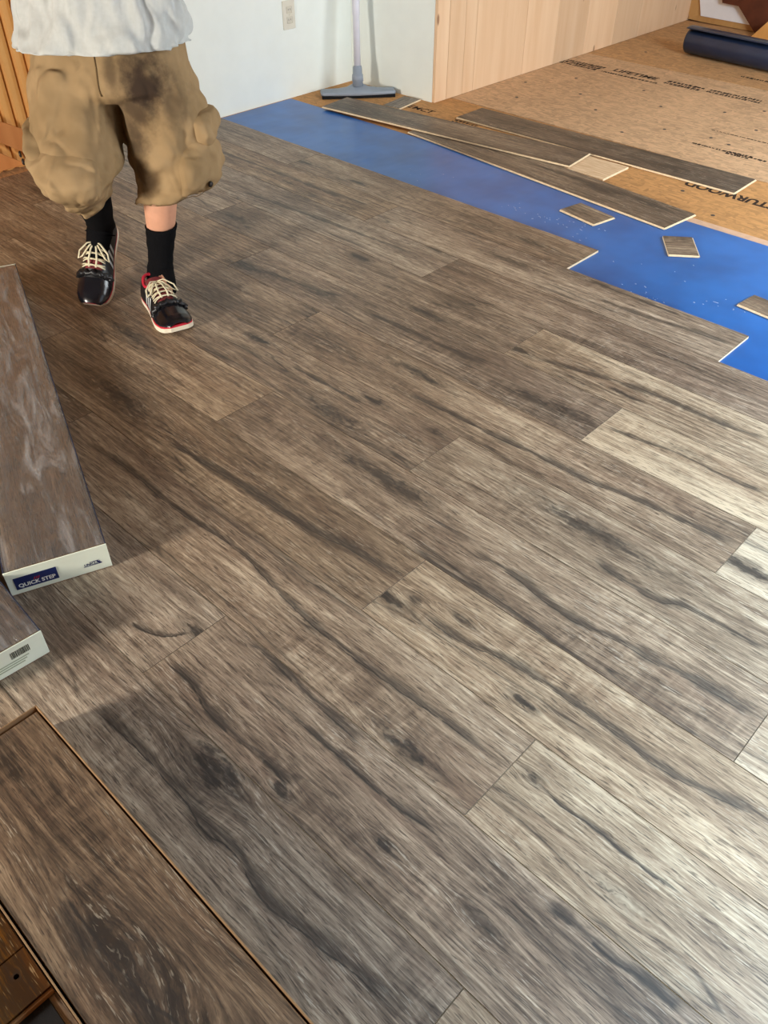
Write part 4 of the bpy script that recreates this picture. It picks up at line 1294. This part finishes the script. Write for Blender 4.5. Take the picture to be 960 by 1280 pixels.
def make_shoe(parent, mat_, mirror):
    e = empty('shoe')
    e.parent = parent
    e.matrix_local = mat_
    # outsole in two layers
    def outline(k):
        pts = []
        for s in [i / 24 for i in range(25)]:
            pts.append((interp(SS, SW, s) * k + .003, -s * SHL))
        pts2 = [(-x, y) for x, y in pts[::-1]]
        return pts + pts2
    def slab(name, k, z0, z1, mt, toe=0.0):
        ol = outline(k)
        n = len(ol)
        up = lambda y: 0.010 * max(0, (-y / SHL - .72) / .28) ** 2
        vs = [(x, y, z0 + up(y)) for x, y in ol] + [(x, y, z1 + up(y)) for x, y in ol]
        fs = [list(range(n)), [n + i for i in range(n)][::-1]] + [[i, n + i, n + (i + 1) % n, (i + 1) % n] for i in range(n)]
        me = mesh(name, vs, fs)
        bm = bmesh.new(); bm.from_mesh(me); bmesh.ops.recalc_face_normals(bm, faces=bm.faces[:]); bm.to_mesh(me); bm.free()
        return link(name, me, e, (mt,))
    slab('sole', 1.05, 0.0, 0.013, SOLE)
    slab('midsole', 1.02, 0.013, 0.019, RED)
    NS, NA = 46, 22
    vs, fs = [], []
    for i in range(NS + 1):
        for k in range(NA + 1):
            p = upper(i / NS, PI * k / NA)
            s = i / NS
            p.z += 0.010 * max(0, (s - .72) / .28) ** 2
            vs.append(p)
    for i in range(NS):
        for k in range(NA):
            s = (i + .5) / NS
            a = PI * (k + .5) / NA
            if 0.07 < s < 0.33 and abs(a - PI / 2) < 0.80:
                continue       # opening for the ankle
            q = i * (NA + 1) + k
            fs.append([q, q + 1, q + NA + 2, q + NA + 1])
    up = link('upper', mesh('upper', vs, fs, True), e, (BLK,))
    md = up.modifiers.new('t', 'SOLIDIFY'); md.thickness = 0.004; md.offset = 1
    # toe cap
    vs, fs = [], []
    for i in range(15):
        s = .74 + .255 * i / 14
        for k in range(NA + 1):
            p = upper(s, PI * (.06 + .88 * k / NA), .0052)
            p.z += 0.010 * max(0, (s - .72) / .28) ** 2
            vs.append(p)
    for i in range(14):
        for k in range(NA):
            q = i * (NA + 1) + k
            fs.append([q, q + 1, q + NA + 2, q + NA + 1])
    link('toe_cap', mesh('toe_cap', vs, fs, True), e, (BLKG,))
    # ruffled strap edge behind the toe cap
    ps = [upper(.70 + .012 * math.sin(k * 2.1), PI * (.08 + .84 * k / 22), .007 + .003 * (k % 2)) for k in range(23)]
    link('toe_strap', tube_mesh('toe_strap', ps, [.006 + .002 * (k % 3) for k in range(23)], 8), e, (BLK,))
    # collar
    ps = []
    for k in range(29):
        a = 2 * PI * k / 28
        s = .20 + .135 * math.cos(a)
        ps.append(upper(s, PI / 2 + .78 * math.sin(a), .003))
    link('collar', tube_mesh('collar', ps, .005, 8, False), e, (RED,))
    # tongue
    vs, fs = [], []
    for i in range(9):
        s = .27 + .38 * i / 8
        for k in range(9):
            vs.append(upper(s, PI / 2 + (k / 8 - .5) * 1.0, .0055 + (.012 * (1 - i / 3) if i < 3 else 0)))
    for i in range(8):
        for k in range(8):
            q = i * 9 + k
            fs.append([q, q + 1, q + 10, q + 9])
    link('tongue', mesh('tongue', vs, fs, True), e, (TNG,))
    # side stripes
    for sd_ in (0, 1):
        for q in range(3):
            s0 = .36 + q * .085
            vs, fs = [], []
            for i in range(4):
                for k in range(7):
                    a = .12 + .55 * k / 6
                    s = s0 + .040 * i / 3 + .07 * k / 6 * -1
                    vs.append(upper(s, a if sd_ == 0 else PI - a, .0056))
            for i in range(3):
                for k in range(6):
                    z = i * 7 + k
                    fs.append([z, z + 1, z + 8, z + 7])
            link('stripe', mesh('stripe', vs, fs, True), e, (WST,))
    # laces: crossings, bow loops and ends
    for q in range(5):
        s = .36 + q * .062
        ps = [upper(s + .028 * (k / 8), PI / 2 + (k / 8 - .5) * 1.35, .0095 + .003 * math.sin(PI * k / 8)) for k in range(9)]
        link('lace', tube_mesh('lace', ps, .0030, 6, True, .6), e, (LACE,))
        ps = [upper(s + .028 * (1 - k / 8), PI / 2 + (k / 8 - .5) * 1.35, .0105 + .003 * math.sin(PI * k / 8)) for k in range(9)]
        link('lace', tube_mesh('lace', ps, .0030, 6, True, .6), e, (LACE,))
    kn = upper(.37, PI / 2, .016)
    for sg in (-1, 1):
        lp = [kn, kn + Vector((sg * .020, -.012, .008)), kn + Vector((sg * .042, -.034, -.004)), kn + Vector((sg * .046, -.052, -.018)), kn + Vector((sg * .034, -.046, -.012)), kn + Vector((sg * .014, -.018, .004)), kn]
        link('bow_loop', tube_mesh('bow_loop', lp, .0030, 6, True, .6), e, (LACE,))
        ed = [kn, kn + Vector((sg * .008, -.025, .003)), kn + Vector((sg * .012, -.055, -.006)), kn + Vector((sg * .010, -.075, -.016))]
        link('lace_end', tube_mesh('lace_end', ed, .0028, 6, True, .6), e, (LACE,))
    return e
# standing foot: heel (-.012,-.045) to toe (.132,-.292)
d = Vector((.130, -.292, 0)) - Vector((-.012, -.050, 0))
ang = math.atan2(d.y, d.x) + PI / 2
dn = d.normalized()
make_shoe(person, Matrix.Translation(Vector((.130, -.292, 0.0005)) - dn * SHL) @ Matrix.Rotation(ang, 4, 'Z'), False)
# stepping foot: heel up, toe near the floor
heel, toe = Vector((-.138, .075, .185)), Vector((-.168, -.125, .020))
fy = -(toe - heel).normalized()                       # local +Y points to the heel
ux = Vector((1, 0.10, 0)).normalized()
uz = ux.cross(fy).normalized(); ux = fy.cross(uz).normalized()
M4 = Matrix((( ux.x, fy.x, uz.x, 0), (ux.y, fy.y, uz.y, 0), (ux.z, fy.z, uz.z, 0), (0, 0, 0, 1)))
make_shoe(person, Matrix.Translation(heel - uz * 0.03) @ M4, True)
